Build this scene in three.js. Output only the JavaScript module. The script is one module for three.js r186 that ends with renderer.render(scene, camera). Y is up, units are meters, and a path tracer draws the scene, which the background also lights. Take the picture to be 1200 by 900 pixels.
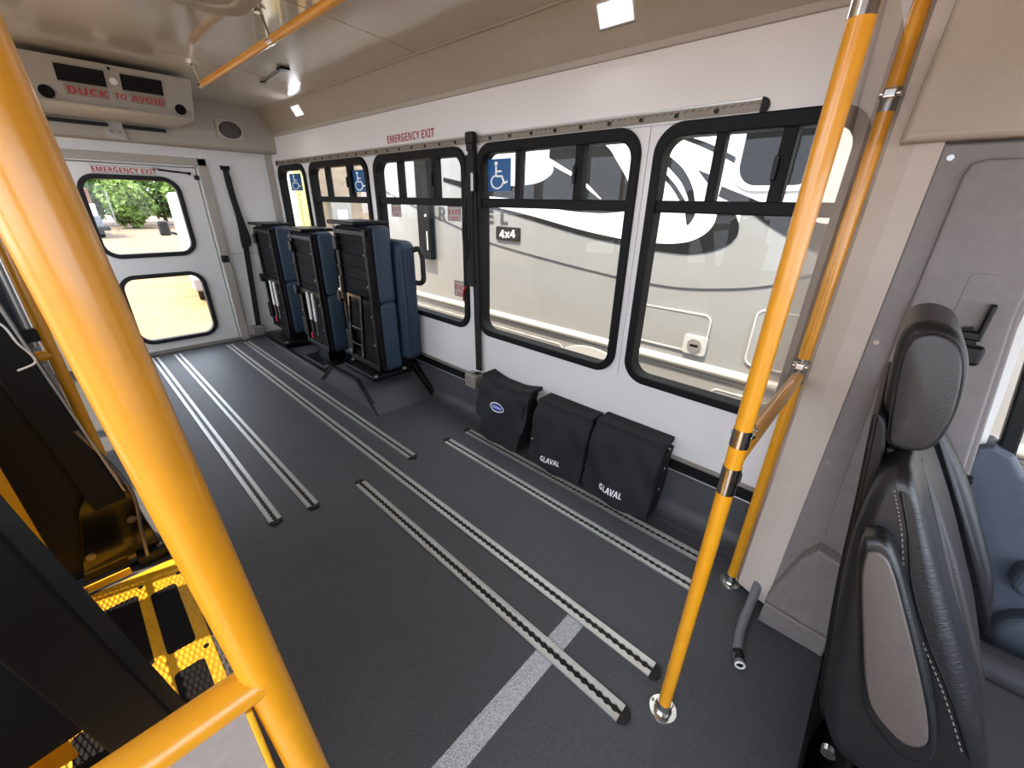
import * as THREE from 'three';
import { RoundedBoxGeometry } from 'three/addons/geometries/RoundedBoxGeometry.js';
import { mergeGeometries, mergeVertices, toCreasedNormals } from 'three/addons/utils/BufferGeometryUtils.js';
import { RectAreaLightUniformsLib } from 'three/addons/lights/RectAreaLightUniformsLib.js';

// ---------------------------------------------------------------- camera, sky, sun, exposure
const V = (x, y, z) => new THREE.Vector3(x, y, z);
const scene = new THREE.Scene();
const FOCAL = 476.9, PITCH = 0.4182, YAW = 0.8269, ROLL = 0.0215, EYE = V(0, 1.28, 0);
const fwd = V(Math.sin(YAW) * Math.cos(PITCH), -Math.sin(PITCH), -Math.cos(YAW) * Math.cos(PITCH));
const r0 = V(Math.cos(YAW), 0, Math.sin(YAW)), u0 = r0.clone().cross(fwd);
const camR = r0.clone().multiplyScalar(Math.cos(ROLL)).addScaledVector(u0, Math.sin(ROLL));
const camU = u0.clone().multiplyScalar(Math.cos(ROLL)).addScaledVector(r0, -Math.sin(ROLL));
const camera = new THREE.PerspectiveCamera(2 * Math.atan(450 / FOCAL) * 180 / Math.PI, 4 / 3, 0.02, 300);
camera.position.copy(EYE);
camera.quaternion.setFromRotationMatrix(new THREE.Matrix4().makeBasis(camR, camU, fwd.clone().negate()));
scene.add(camera);

const renderer = new THREE.WebGLRenderer({ antialias: true });
renderer.toneMapping = THREE.LinearToneMapping;
renderer.toneMappingExposure = 1.02;
renderer.shadowMap.enabled = true;
RectAreaLightUniformsLib.init();

const SUN = V(-0.39, 0.91, -0.1).normalize();
scene.background = new THREE.Color().setRGB(0.86, 0.95, 1.1);   // bright hazy noon sky
scene.backgroundIntensity = 6;
const sun = new THREE.DirectionalLight(0xffe7ca, 12.5);
sun.position.copy(SUN).multiplyScalar(30);
sun.castShadow = true;
Object.assign(sun.shadow.camera, { left: -20, right: 20, top: 20, bottom: -20, near: 1, far: 90 });
sun.shadow.mapSize.set(2048, 2048);
scene.add(sun, sun.target);

// ---------------------------------------------------------------- helpers
let seed = 7;
const rnd = () => { seed = (seed * 1664525 + 1013904223) >>> 0; return seed / 4294967296; };
const rr = (a, b) => a + (b - a) * rnd();
// a pixel of the 1200 x 900 frame gives a direction; the distance comes from the plane that the thing touches
const rayOf = (px, py) => camR.clone().multiplyScalar(px - 600).addScaledVector(camU, 450 - py).addScaledVector(fwd, FOCAL);
const onX = (px, py, X) => { const d = rayOf(px, py); return EYE.clone().addScaledVector(d, (X - EYE.x) / d.x); };
const onY = (px, py, Y) => { const d = rayOf(px, py); return EYE.clone().addScaledVector(d, (Y - EYE.y) / d.y); };
const onZ = (px, py, Z) => { const d = rayOf(px, py); return EYE.clone().addScaledVector(d, (Z - EYE.z) / d.z); };

const taken = new Map();
const numbered = (n) => { const k = taken.get(n) ?? 0; taken.set(n, k + 1); return k ? n + '_' + String(k).padStart(3, '0') : n; };
function tag(o, label, category, group) {
  o.userData.label = label; o.userData.category = category;
  if (group) o.userData.group = group;
  return o;
}
function thing(name, label, category, pos = [0, 0, 0], group) {
  const o = new THREE.Group(); o.name = numbered(name); o.position.set(...pos); scene.add(o);
  return tag(o, label, category, group);
}
const flat = (g) => { const h = g.index ? g.toNonIndexed() : g; for (const k of Object.keys(h.attributes)) if (!['position', 'normal', 'uv'].includes(k)) h.deleteAttribute(k); return h; };
function geo(list) { list = Array.isArray(list) ? list.flat(9) : [list]; return list.length === 1 ? list[0] : mergeGeometries(list.map(flat)); }
// one named mesh; a part when it has a parent
function obj(name, list, mat, parent = scene, label) {
  const m = new THREE.Mesh(geo(list), mat);
  m.name = parent === scene ? numbered(name) : name; m.castShadow = m.receiveShadow = true;
  if (label) m.userData.label = label;
  parent.add(m); return m;
}
function struct(name, list, mat, parent = scene, label) {
  const m = obj(name, list, mat, parent, label);
  if (parent === scene) m.userData.kind = 'structure';
  return m;
}
function structGroup(name, label) {
  const g = new THREE.Group(); g.name = numbered(name); g.userData.kind = 'structure'; if (label) g.userData.label = label; scene.add(g); return g;
}
const bx = (x0, x1, y0, y1, z0, z1) => new THREE.BoxGeometry(Math.abs(x1 - x0), Math.abs(y1 - y0), Math.abs(z1 - z0)).translate((x0 + x1) / 2, (y0 + y1) / 2, (z0 + z1) / 2);
const rbx = (x0, x1, y0, y1, z0, z1, r = 0.006, s = 3) => new RoundedBoxGeometry(Math.abs(x1 - x0), Math.abs(y1 - y0), Math.abs(z1 - z0), s, r).translate((x0 + x1) / 2, (y0 + y1) / 2, (z0 + z1) / 2);
// round bar between two points
function rod(a, b, r, seg = 20, r2 = r) {
  a = Array.isArray(a) ? V(...a) : a; b = Array.isArray(b) ? V(...b) : b;
  const d = b.clone().sub(a), g = new THREE.CylinderGeometry(r2, r, d.length(), seg, 1);
  g.applyQuaternion(new THREE.Quaternion().setFromUnitVectors(V(0, 1, 0), d.clone().normalize()));
  const u = g.attributes.uv; for (let i = 0; i < u.count; i++) u.setXY(i, u.getX(i) * 6.283 * r, u.getY(i) * d.length());
  return g.translate((a.x + b.x) / 2, (a.y + b.y) / 2, (a.z + b.z) / 2);
}
// rectangular bar between two points: width along 'side', thickness across
function bar(a, b, w, t, side = [0, 0, 1], round = 0) {
  a = V(...a); b = V(...b);
  const y = b.clone().sub(a), L = y.length(); y.normalize();
  const z = V(...side); z.addScaledVector(y, -z.dot(y)).normalize();
  const x = y.clone().cross(z), g = round ? new RoundedBoxGeometry(t, L, w, 2, round) : new THREE.BoxGeometry(t, L, w);
  g.applyMatrix4(new THREE.Matrix4().makeBasis(x, y, z));
  return g.translate((a.x + b.x) / 2, (a.y + b.y) / 2, (a.z + b.z) / 2);
}
const tube = (pts, r, n = 40, seg = 10, closed = false) => new THREE.TubeGeometry(new THREE.CatmullRomCurve3(pts.map((p) => Array.isArray(p) ? V(...p) : p), closed, 'centripetal'), n, r, seg, closed);
function roundRect(x0, y0, x1, y1, r, S = THREE.Shape) {
  const s = new S(); const w = x1 - x0, h = y1 - y0; r = Math.min(r, w / 2, h / 2);
  s.moveTo(x0 + r, y0); s.lineTo(x1 - r, y0); s.absarc(x1 - r, y0 + r, r, -Math.PI / 2, 0);
  s.lineTo(x1, y1 - r); s.absarc(x1 - r, y1 - r, r, 0, Math.PI / 2);
  s.lineTo(x0 + r, y1); s.absarc(x0 + r, y1 - r, r, Math.PI / 2, Math.PI);
  s.lineTo(x0, y0 + r); s.absarc(x0 + r, y0 + r, r, Math.PI, 1.5 * Math.PI); return s;
}
const poly = (pts, S = THREE.Shape) => { const s = new S(); pts.forEach(([x, y], i) => (i ? s.lineTo(x, y) : s.moveTo(x, y))); s.closePath(); return s; };
const spline = (pts) => { const s = new THREE.Shape(); const c = new THREE.SplineCurve(pts.map(([x, y]) => new THREE.Vector2(x, y)).concat([new THREE.Vector2(...pts[0])])); s.setFromPoints(c.getPoints(pts.length * 6)); return s; };
const ext = (shape, depth, bevel = 0, seg = 2, curve = 10) => new THREE.ExtrudeGeometry(shape, { depth, steps: 1, curveSegments: curve, bevelEnabled: bevel > 0, bevelSize: bevel, bevelThickness: bevel, bevelOffset: -bevel, bevelSegments: seg });
// padded body from an outline: rounded rims shrink along the outline's own long and short axes, the cap bulges a little
function soft(shape, depth, rim, seg = 6, bulge = 0.004) {
  let pts = shape.getPoints(8); const P = []; for (const p of pts) if (!P.length || P[P.length - 1].distanceTo(p) > 1e-4) P.push(p); if (P[0].distanceTo(P[P.length - 1]) < 1e-4) P.pop();
  if (THREE.ShapeUtils.area(P) < 0) P.reverse();
  const n = P.length; let cx = 0, cy = 0; for (const p of P) { cx += p.x / n; cy += p.y / n; }
  let a = 0, b = 0, c = 0; for (const p of P) { a += (p.x - cx) ** 2; b += (p.x - cx) * (p.y - cy); c += (p.y - cy) ** 2; }
  const th = 0.5 * Math.atan2(2 * b, a - c), ct = Math.cos(th), st = Math.sin(th);
  const Q = P.map((p) => [(p.x - cx) * ct + (p.y - cy) * st, -(p.x - cx) * st + (p.y - cy) * ct]);
  const hu = Math.max(...Q.map((q) => Math.abs(q[0]))), hv = Math.max(...Q.map((q) => Math.abs(q[1])));
  const rings = [], pos = [], idx = [];
  const ring = (off, z, k = 1) => rings.push(Q.map(([u, v]) => { const x = u * k * Math.max(0.02, 1 - off / hu), y = v * k * Math.max(0.02, 1 - off / hv); return [cx + x * ct - y * st, cy + x * st + y * ct, z]; }));
  for (const k of [0.15, 0.5, 0.8]) ring(rim, -bulge * (1 - k * k), k);
  for (let k = 0; k <= seg; k++) { const w = k / seg * Math.PI / 2; ring(rim * (1 - Math.sin(w)), rim * (1 - Math.cos(w))); }
  for (let k = 0; k <= seg; k++) { const w = k / seg * Math.PI / 2; ring(rim * (1 - Math.cos(w)), depth + rim + rim * Math.sin(w)); }
  for (const k of [0.8, 0.5, 0.15]) ring(rim, depth + 2 * rim + bulge * (1 - k * k), k);
  rings.forEach((r) => r.forEach((p) => pos.push(...p)));
  for (let r = 0; r + 1 < rings.length; r++) for (let i = 0; i < n; i++) { const A = r * n + i, B = r * n + (i + 1) % n, C = A + n, D = B + n; idx.push(A, B, D, A, D, C); }
  const end = (r, z, flip) => { const k = pos.length / 3; pos.push(cx, cy, z); for (let i = 0; i < n; i++) { const A = r * n + i, B = r * n + (i + 1) % n; flip ? idx.push(k, B, A) : idx.push(k, A, B); } };
  end(0, -bulge, true); end(rings.length - 1, depth + 2 * rim + bulge, false);
  const g = new THREE.BufferGeometry(); g.setAttribute('position', new THREE.Float32BufferAttribute(pos, 3)); g.setIndex(idx);
  const uv = []; for (let i = 0; i < pos.length; i += 3) uv.push(pos[i] + pos[i + 2] * 0.7, pos[i + 1]); g.setAttribute('uv', new THREE.Float32BufferAttribute(uv, 2)); g.computeVertexNormals(); return g;
}
// shapes drawn as (z, y) and standing on a plane X = const: depth runs towards -X (into the room on the window side)
const planar = (g, a = 'x', b = 'z') => { const p = g.attributes.position, u = g.attributes.uv, f = { x: (i) => p.getX(i), y: (i) => p.getY(i), z: (i) => p.getZ(i) }; for (let i = 0; i < p.count; i++) u.setXY(i, f[a](i), f[b](i)); return g; };
const toX = (g, X) => g.applyMatrix4(new THREE.Matrix4().makeBasis(V(0, 0, 1), V(0, 1, 0), V(-1, 0, 0))).translate(X, 0, 0);
// shapes drawn as (x, y) on a plane Z = const: depth runs towards +Z
const toZ = (g, Z) => g.translate(0, 0, Z);
// shapes drawn as (x, -z) lying flat at height Y: depth runs up
const toY = (g, Y) => g.rotateX(-Math.PI / 2).translate(0, Y, 0);

// ---------------------------------------------------------------- textures and materials
function dataTex(n, f, srgb = true, rep = 1) {
  const d = new Uint8Array(n * n * 4);
  for (let j = 0; j < n; j++) for (let i = 0; i < n; i++) { const c = f(i, j), k = 4 * (j * n + i); d[k] = c[0]; d[k + 1] = c[1]; d[k + 2] = c[2]; d[k + 3] = 255; }
  const t = new THREE.DataTexture(d, n, n); t.wrapS = t.wrapT = THREE.RepeatWrapping; t.magFilter = THREE.LinearFilter; t.minFilter = THREE.LinearMipmapLinearFilter; t.generateMipmaps = true;
  if (srgb) t.colorSpace = THREE.SRGBColorSpace; t.repeat.set(rep, rep); t.needsUpdate = true; return t;
}
// tileable value noise in layers
function noiseField(n, cells, octaves) {
  const out = new Float32Array(n * n); let amp = 1, tot = 0;
  for (let o = 0; o < octaves; o++) {
    const c = cells << o, g = new Float32Array(c * c).map(() => rnd());
    for (let j = 0; j < n; j++) for (let i = 0; i < n; i++) {
      const x = i / n * c, y = j / n * c, xi = x | 0, yi = y | 0, fx = x - xi, fy = y - yi, sx = fx * fx * (3 - 2 * fx), sy = fy * fy * (3 - 2 * fy);
      const a = g[yi * c + xi], b = g[yi * c + (xi + 1) % c], e = g[((yi + 1) % c) * c + xi], f = g[((yi + 1) % c) * c + (xi + 1) % c];
      out[j * n + i] += amp * ((a * (1 - sx) + b * sx) * (1 - sy) + (e * (1 - sx) + f * sx) * sy);
    }
    tot += amp; amp *= 0.55;
  }
  return out.map((v) => v / tot);
}
const nf = noiseField(256, 4, 6), nf2 = noiseField(256, 32, 3);
const cl = (v) => Math.max(0, Math.min(255, v));
const grainTex = (r, g, b, amp, rep, fine = 0.5) => dataTex(256, (i, j) => { const k = j * 256 + i, v = 1 + amp * ((nf[k] - 0.5) * 2 * (1 - fine) + (nf2[k] - 0.5) * 2 * fine); return [cl(r * v), cl(g * v), cl(b * v)]; }, true, rep);
const fineBump = dataTex(256, (i, j) => { const v = nf2[j * 256 + i] * 255; return [v, v, v]; }, false, 8);
const leatherBump = dataTex(256, (i, j) => { const v = (0.5 * nf2[j * 256 + i] + 0.5 * nf2[((j * 3) % 256) * 256 + (i * 3) % 256]) * 255; return [v, v, v]; }, false, 14);
const std = (o) => new THREE.MeshStandardMaterial(o), phy = (o) => new THREE.MeshPhysicalMaterial(o);
const speckle = (base, spread, rep, p = 0.12) => dataTex(512, (i, j) => { const s = rnd() < p ? rr(-spread, spread) : rr(-spread, spread) * 0.3; const m = (nf[(j >> 1) * 256 + (i >> 1)] - 0.5) * 6; return [cl(base[0] + s + m), cl(base[1] + s + m), cl(base[2] + s + m)]; }, true, rep);
const M = {
  floor: std({ map: speckle([68, 69, 72], 30, 1.3), roughness: 0.55, bumpMap: fineBump, bumpScale: 0.0004 }),
  strip: std({ map: speckle([166, 167, 168], 95, 2.2, 0.75), roughness: 0.75 }),
  wall: phy({ color: '#e2dedb', roughness: 0.32, clearcoat: 0.25, clearcoatRoughness: 0.2 }),
  wallRear: phy({ color: '#dedbd6', roughness: 0.35, clearcoat: 0.2, clearcoatRoughness: 0.25 }),
  ceiling: phy({ color: '#c3bbae', roughness: 0.22, clearcoat: 0.8, clearcoatRoughness: 0.06 }),
  vinyl: std({ map: grainTex(164, 152, 138, 0.04, 1), roughness: 0.65, bumpMap: leatherBump, bumpScale: 0.0005 }),
  header: std({ map: grainTex(164, 155, 142, 0.03, 1), roughness: 0.6 }),
  trimGrey: std({ color: '#a89f94', roughness: 0.5 }),
  seam: std({ color: '#4a443e', roughness: 0.8 }),
  cabVinyl: std({ map: grainTex(172, 158, 143, 0.05, 1), roughness: 0.6, bumpMap: leatherBump, bumpScale: 0.0008 }),
  pillar: std({ map: grainTex(196, 184, 172, 0.03, 1), roughness: 0.5 }),
  cabTrim: std({ map: grainTex(124, 116, 113, 0.05, 2, 0.8), roughness: 0.55, bumpMap: leatherBump, bumpScale: 0.0006 }),
  doorTrim: std({ map: grainTex(70, 76, 88, 0.05, 2, 0.8), roughness: 0.5, bumpMap: leatherBump, bumpScale: 0.0006 }),
  yellow: phy({ map: grainTex(212, 144, 20, 0.05, 2, 0.6), roughness: 0.36, clearcoat: 0.5, clearcoatRoughness: 0.14, bumpMap: fineBump, bumpScale: 0.00012 }),
  yellowLift: std({ color: '#e3a70e', roughness: 0.45 }),
  yellowWorn: std({ map: grainTex(214, 162, 28, 0.18, 3), roughness: 0.5 }),
  black: phy({ color: '#0a0a0b', roughness: 0.45, specularIntensity: 0.6 }),
  blackGloss: phy({ color: '#0a0a0b', roughness: 0.18, clearcoat: 0.6, clearcoatRoughness: 0.08 }),
  blackMatte: phy({ color: '#101012', roughness: 0.85, specularIntensity: 0.5 }),
  rubber: std({ color: '#121213', roughness: 0.7 }),
  frame: phy({ color: '#070708', roughness: 0.6, specularIntensity: 0.5 }),
  alu: std({ color: '#b9b8b4', roughness: 0.35, metalness: 0.85 }),
  aluDull: std({ map: grainTex(150, 143, 134, 0.1, 6, 0.8), roughness: 0.5, metalness: 0.4 }),
  railGrey: std({ map: grainTex(138, 128, 116, 0.14, 6, 0.8), roughness: 0.5, metalness: 0.3 }),
  trackAlu: std({ map: grainTex(196, 194, 188, 0.1, 8, 0.9), roughness: 0.42, metalness: 0.55 }),
  chrome: std({ color: '#dad8d4', roughness: 0.2, metalness: 1 }),
  steel: std({ color: '#8f8d8a', roughness: 0.3, metalness: 0.9 }),
  whitePaint: std({ color: '#e8e6e0', roughness: 0.5 }),
  blue: std({ map: grainTex(46, 64, 82, 0.1, 3, 0.7), roughness: 0.5, bumpMap: leatherBump, bumpScale: 0.0005 }),
  blueDark: std({ map: grainTex(38, 54, 74, 0.1, 3, 0.7), roughness: 0.55, bumpMap: leatherBump, bumpScale: 0.0005 }),
  bag: std({ map: grainTex(17, 17, 22, 0.25, 5, 0.9), roughness: 0.75, bumpMap: fineBump, bumpScale: 0.0006 }),
  web: std({ map: grainTex(26, 22, 22, 0.25, 10, 0.9), roughness: 0.8 }),
  leather: phy({ map: grainTex(27, 27, 29, 0.08, 4, 0.8), roughness: 0.36, bumpMap: leatherBump, bumpScale: 0.0006 }),
  leatherPanel: phy({ map: grainTex(84, 76, 71, 0.06, 4, 0.8), roughness: 0.4, bumpMap: leatherBump, bumpScale: 0.0006 }),
  stitch: std({ color: '#6d6764', roughness: 0.8 }),
  leatherHead: phy({ map: grainTex(38, 35, 34, 0.06, 4, 0.8), roughness: 0.42, bumpMap: leatherBump, bumpScale: 0.0006 }),
  grille: std({ color: '#1a1918', roughness: 0.7 }),
  acPlastic: std({ map: grainTex(170, 163, 153, 0.03, 1), roughness: 0.45 }),
  glass: phy({ color: '#ffffff', roughness: 0, transmission: 1, thickness: 0, ior: 1.3, side: THREE.DoubleSide }),
  glassTint: phy({ color: '#eef0ee', roughness: 0, transmission: 1, thickness: 0, ior: 1.3, side: THREE.DoubleSide }),
  acrylic: phy({ color: '#d6d0c8', roughness: 0.0, transmission: 1, thickness: 0, ior: 1.42, side: THREE.DoubleSide }),
  red: std({ color: '#b01824', roughness: 0.6 }),
  lampGlow: std({ color: '#ffffff', emissive: '#f4f6ff', emissiveIntensity: 3 }),
  lens: std({ color: '#eef0f4', roughness: 0.2, emissive: '#f4f6ff', emissiveIntensity: 0.75 }),
  panelGrey: std({ map: grainTex(150, 140, 134, 0.06, 3, 0.8), roughness: 0.5 }),
};
function canvasTex(w, h, draw) {
  const c = document.createElement('canvas'); c.width = w; c.height = h; const g = c.getContext('2d'); draw(g, w, h);
  const t = new THREE.CanvasTexture(c); t.colorSpace = THREE.SRGBColorSpace; t.anisotropy = 8; return t;
}
// a thin printed plate between four corners (bottom left, bottom right, top right, top left as read)
function printed(name, corners, tex, parent, transparent = false, rough = 0.5) {
  const g = new THREE.BufferGeometry(), p = corners.flatMap((c) => (c.isVector3 ? c.toArray() : c));
  g.setAttribute('position', new THREE.Float32BufferAttribute(p, 3)); g.setAttribute('uv', new THREE.Float32BufferAttribute([0, 0, 1, 0, 1, 1, 0, 1], 2)); g.setIndex([0, 1, 2, 0, 2, 3]); g.computeVertexNormals();
  return obj(name, g, std({ map: tex, roughness: rough, transparent, alphaTest: transparent ? 0.5 : 0, side: THREE.DoubleSide }), parent);
}

// ---------------------------------------------------------------- the bus shell
const XR = 1.6, XL = -0.71, ZR = -4.557, XC = 0.445;
const crown = (x) => 1.95 + 0.045 * (1 - ((x - XC) / 1.055) ** 2);
// floor
struct('floor', [planar(bx(XL - 0.05, XR + 0.02, -0.08, 0, ZR - 0.06, 0.17))], M.floor);
struct('floor', [bx(-0.5, 1.45, -0.36, -0.28, 0.17, 1.5), bx(-0.5, 1.45, -0.3, -0.01, 0.16, 0.18)], M.rubber).name = 'floor_002';
// the floor covering turns up the wall
{
  const s = new THREE.Shape(); s.moveTo(1.5, 0.0005); s.lineTo(1.515, 0.004);
  for (let k = 1; k <= 8; k++) { const a = k / 8 * Math.PI / 2 * 0.92; s.lineTo(1.515 + 0.07 * Math.sin(a), 0.004 + 0.07 * (1 - Math.cos(a))); }
  s.lineTo(1.591, 0.215); s.lineTo(1.6, 0.215); s.lineTo(1.6, 0.0005); s.closePath();
  struct('baseboard_right', toZ(ext(s, 4.34), -4.45), M.floor, scene, 'dark speckled floor covering turned up the window wall');
}
const winY0 = 0.565, winY1 = 1.548, winR = 0.1;
const WINS = [[-4.43, -3.85], [-3.765, -2.835], [-2.755, -1.825], [-1.742, -0.838], [-0.785, -0.165]];
{
  const s = poly([[ZR - 0.06, -0.08], [-0.02, -0.08], [-0.02, 2.05], [ZR - 0.06, 2.05]]);
  for (const [a, b] of WINS) s.holes.push(roundRect(a + 0.012, winY0 + 0.012, b - 0.012, winY1 - 0.012, winR, THREE.Path));
  const w = struct('wall_right', toX(ext(s, 0.05), XR + 0.05), M.wall, scene, 'smooth white side wall panel with five black framed windows');
  obj('seam_cover', [bx(1.597, 1.601, 0.57, 1.55, -0.79 - 0.024, -0.79 - 0.0235)], M.trimGrey, w);
}
// black channel with bright lips above the turned-up floor covering
{
  const g = structGroup('trim_1', 'black channel with bright aluminium lips along the foot of the window wall');
  obj('channel', [bx(1.583, 1.6, 0.222, 0.268, -4.45, -0.1)], M.black, g);
  obj('lower_lip', [rbx(1.584, 1.6, 0.214, 0.222, -4.45, -0.1, 0.003)], M.alu, g);
  obj('upper_lip', [rbx(1.588, 1.6, 0.268, 0.285, -4.45, -0.1, 0.003)], M.aluDull, g);
  for (let z = -2.15; z < -0.2; z += 0.21) obj('screw', new THREE.CylinderGeometry(0.004, 0.004, 0.004, 8).rotateZ(Math.PI / 2).translate(1.587, 0.277, z), M.steel, g);
}
// cove between wall and ceiling
{
  const prof = (m) => poly([[1.5, 1.95], [1.56, 1.845], [1.6, 1.775], [1.63, 1.775], [1.63, 2.03], [1.5, 2.03]].map(([x, y]) => [m ? 2 * XC - x : x, y]));
  struct('trim_2', toZ(ext(prof(false), 4.34), -4.42), M.vinyl, scene, 'taupe padded cove between window wall and ceiling');
  struct('trim_3', toZ(ext(prof(true), 4.9), -4.42), M.vinyl);
  struct('trim_4', [toZ(ext(poly([[1.585, 1.768], [1.6, 1.768], [1.6, 1.782], [1.588, 1.79], [1.58, 1.788]]), 4.3), -4.4)], M.trimGrey, scene, 'narrow beige moulding under the cove');
  struct('trim_5', [rod([1.497, 1.947, -4.4], [1.497, 1.947, -0.1], 0.006, 8)], M.trimGrey);
}
// ceiling: glossy panels with open joints under a roof
{
  const g = structGroup('ceiling', 'glossy beige ceiling of wide panels');
  const prof = () => { const p = []; for (let k = 0; k <= 16; k++) { const x = -0.61 + 2.11 * k / 16; p.push([x, crown(x)]); } for (let k = 16; k >= 0; k--) { const x = -0.61 + 2.11 * k / 16; p.push([x, crown(x) + 0.012]); } return poly(p); };
  for (const [a, b] of [[-4.42, -3.264], [-3.256, -2.074], [-2.066, -0.602], [-0.594, 0.42]]) obj('ceiling_panel', toZ(ext(prof(), b - a), a), M.ceiling, g);
  obj('roof', [bx(XL - 0.05, XR + 0.05, 2.04, 2.1, ZR - 0.06, 0.45)], M.seam, g);
  // joint strips just above the open joints
  obj('joint_backing', [-3.2595, -2.0695, -0.5975].map((z) => { const p = []; for (let k = 0; k <= 16; k++) { const x = -0.61 + 2.11 * k / 16; p.push([x, crown(x) + 0.009]); } for (let k = 16; k >= 0; k--) { const x = -0.61 + 2.11 * k / 16; p.push([x, crown(x) + 0.011]); } return toZ(ext(poly(p), 0.009), z - 0.0045); }), M.seam, g);
}
// rear wall, header and door
const DX0 = 0.085, DX1 = 0.985, DY0 = 0.03, DY1 = 1.492;
{
  const s = poly([[XL - 0.05, -0.08], [XR + 0.05, -0.08], [XR + 0.05, 2.05], [XL - 0.05, 2.05]]);
  s.holes.push(poly([[DX0 - 0.02, DY0 - 0.01], [DX1 + 0.02, DY0 - 0.01], [DX1 + 0.02, DY1 + 0.02], [DX0 - 0.02, DY1 + 0.02]], THREE.Path));
  struct('wall_rear', toZ(ext(s, 0.06), ZR - 0.06), M.wallRear, scene, 'white rear wall beside the emergency door');
  obj('panel_joint', [bx(1.07, 1.58, 0.795, 0.8, ZR, ZR + 0.003)], M.trimGrey, scene.getObjectByName('wall_rear'));
  const h = poly([[-4.39, 1.66], [-4.4, 1.645], [-4.42, 1.64], [-4.6, 1.64], [-4.6, 2.03], [-4.39, 2.03]]);
  struct('wall_header', toX(ext(h, 2.33), XR), M.header, scene, 'taupe boxed header panel above the emergency door').name = 'wall_rear_002';
  struct('trim_6', [toZ(ext(poly([[1.535, 0.0], [1.6, 0.0], [1.6, 1.64], [1.545, 1.64]]), 0.018), ZR)], M.trimGrey, scene, 'grey corner moulding between rear wall and window wall');
  // frame round the door
  const f = structGroup('trim_7', 'grey painted frame round the emergency door');
  obj('frame_head', [rbx(DX0 - 0.07, DX1 + 0.085, DY1 + 0.018, DY1 + 0.075, ZR - 0.02, ZR + 0.028, 0.005)], M.trimGrey, f);
  obj('frame_jamb', [rbx(DX1 + 0.02, DX1 + 0.085, 0, DY1 + 0.075, ZR - 0.02, ZR + 0.028, 0.005)], M.trimGrey, f);
  obj('frame_jamb', [rbx(DX0 - 0.085, DX0 - 0.02, 0, DY1 + 0.075, ZR - 0.02, ZR + 0.028, 0.005)], M.trimGrey, f);
  obj('frame_lip', [bx(DX1 + 0.008, DX1 + 0.02, DY0, DY1 + 0.018, ZR - 0.03, ZR + 0.012), bx(DX0 - 0.02, DX1 + 0.02, DY1 + 0.008, DY1 + 0.02, ZR - 0.03, ZR + 0.012)], M.wallRear, f);
  obj('door_stop', [bx(DX1 - 0.012, DX1 + 0.021, DY0 - 0.01, DY1 + 0.021, ZR - 0.06, ZR - 0.047), bx(DX0 - 0.021, DX0 + 0.012, DY0 - 0.01, DY1 + 0.021, ZR - 0.06, ZR - 0.047), bx(DX0 - 0.02, DX1 + 0.02, DY1 - 0.012, DY1 + 0.021, ZR - 0.06, ZR - 0.047), bx(DX0 - 0.02, DX1 + 0.02, DY0 - 0.011, DY0 + 0.012, ZR - 0.06, ZR - 0.047)], M.trimGrey, f);
  obj('screw', [new THREE.CylinderGeometry(0.006, 0.006, 0.004, 10).rotateX(Math.PI / 2).translate(0.6, DY1 + 0.05, ZR + 0.029)], M.steel, f);
  obj('sill', [rbx(DX0 - 0.05, 1.58, 0, 0.028, ZR - 0.05, ZR + 0.012, 0.004)], M.aluDull, f);
  obj('latch_bumper', [rbx(1.0, 1.055, 0.735, 0.795, ZR + 0.02, ZR + 0.05, 0.006)], M.rubber, f);
}
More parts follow.
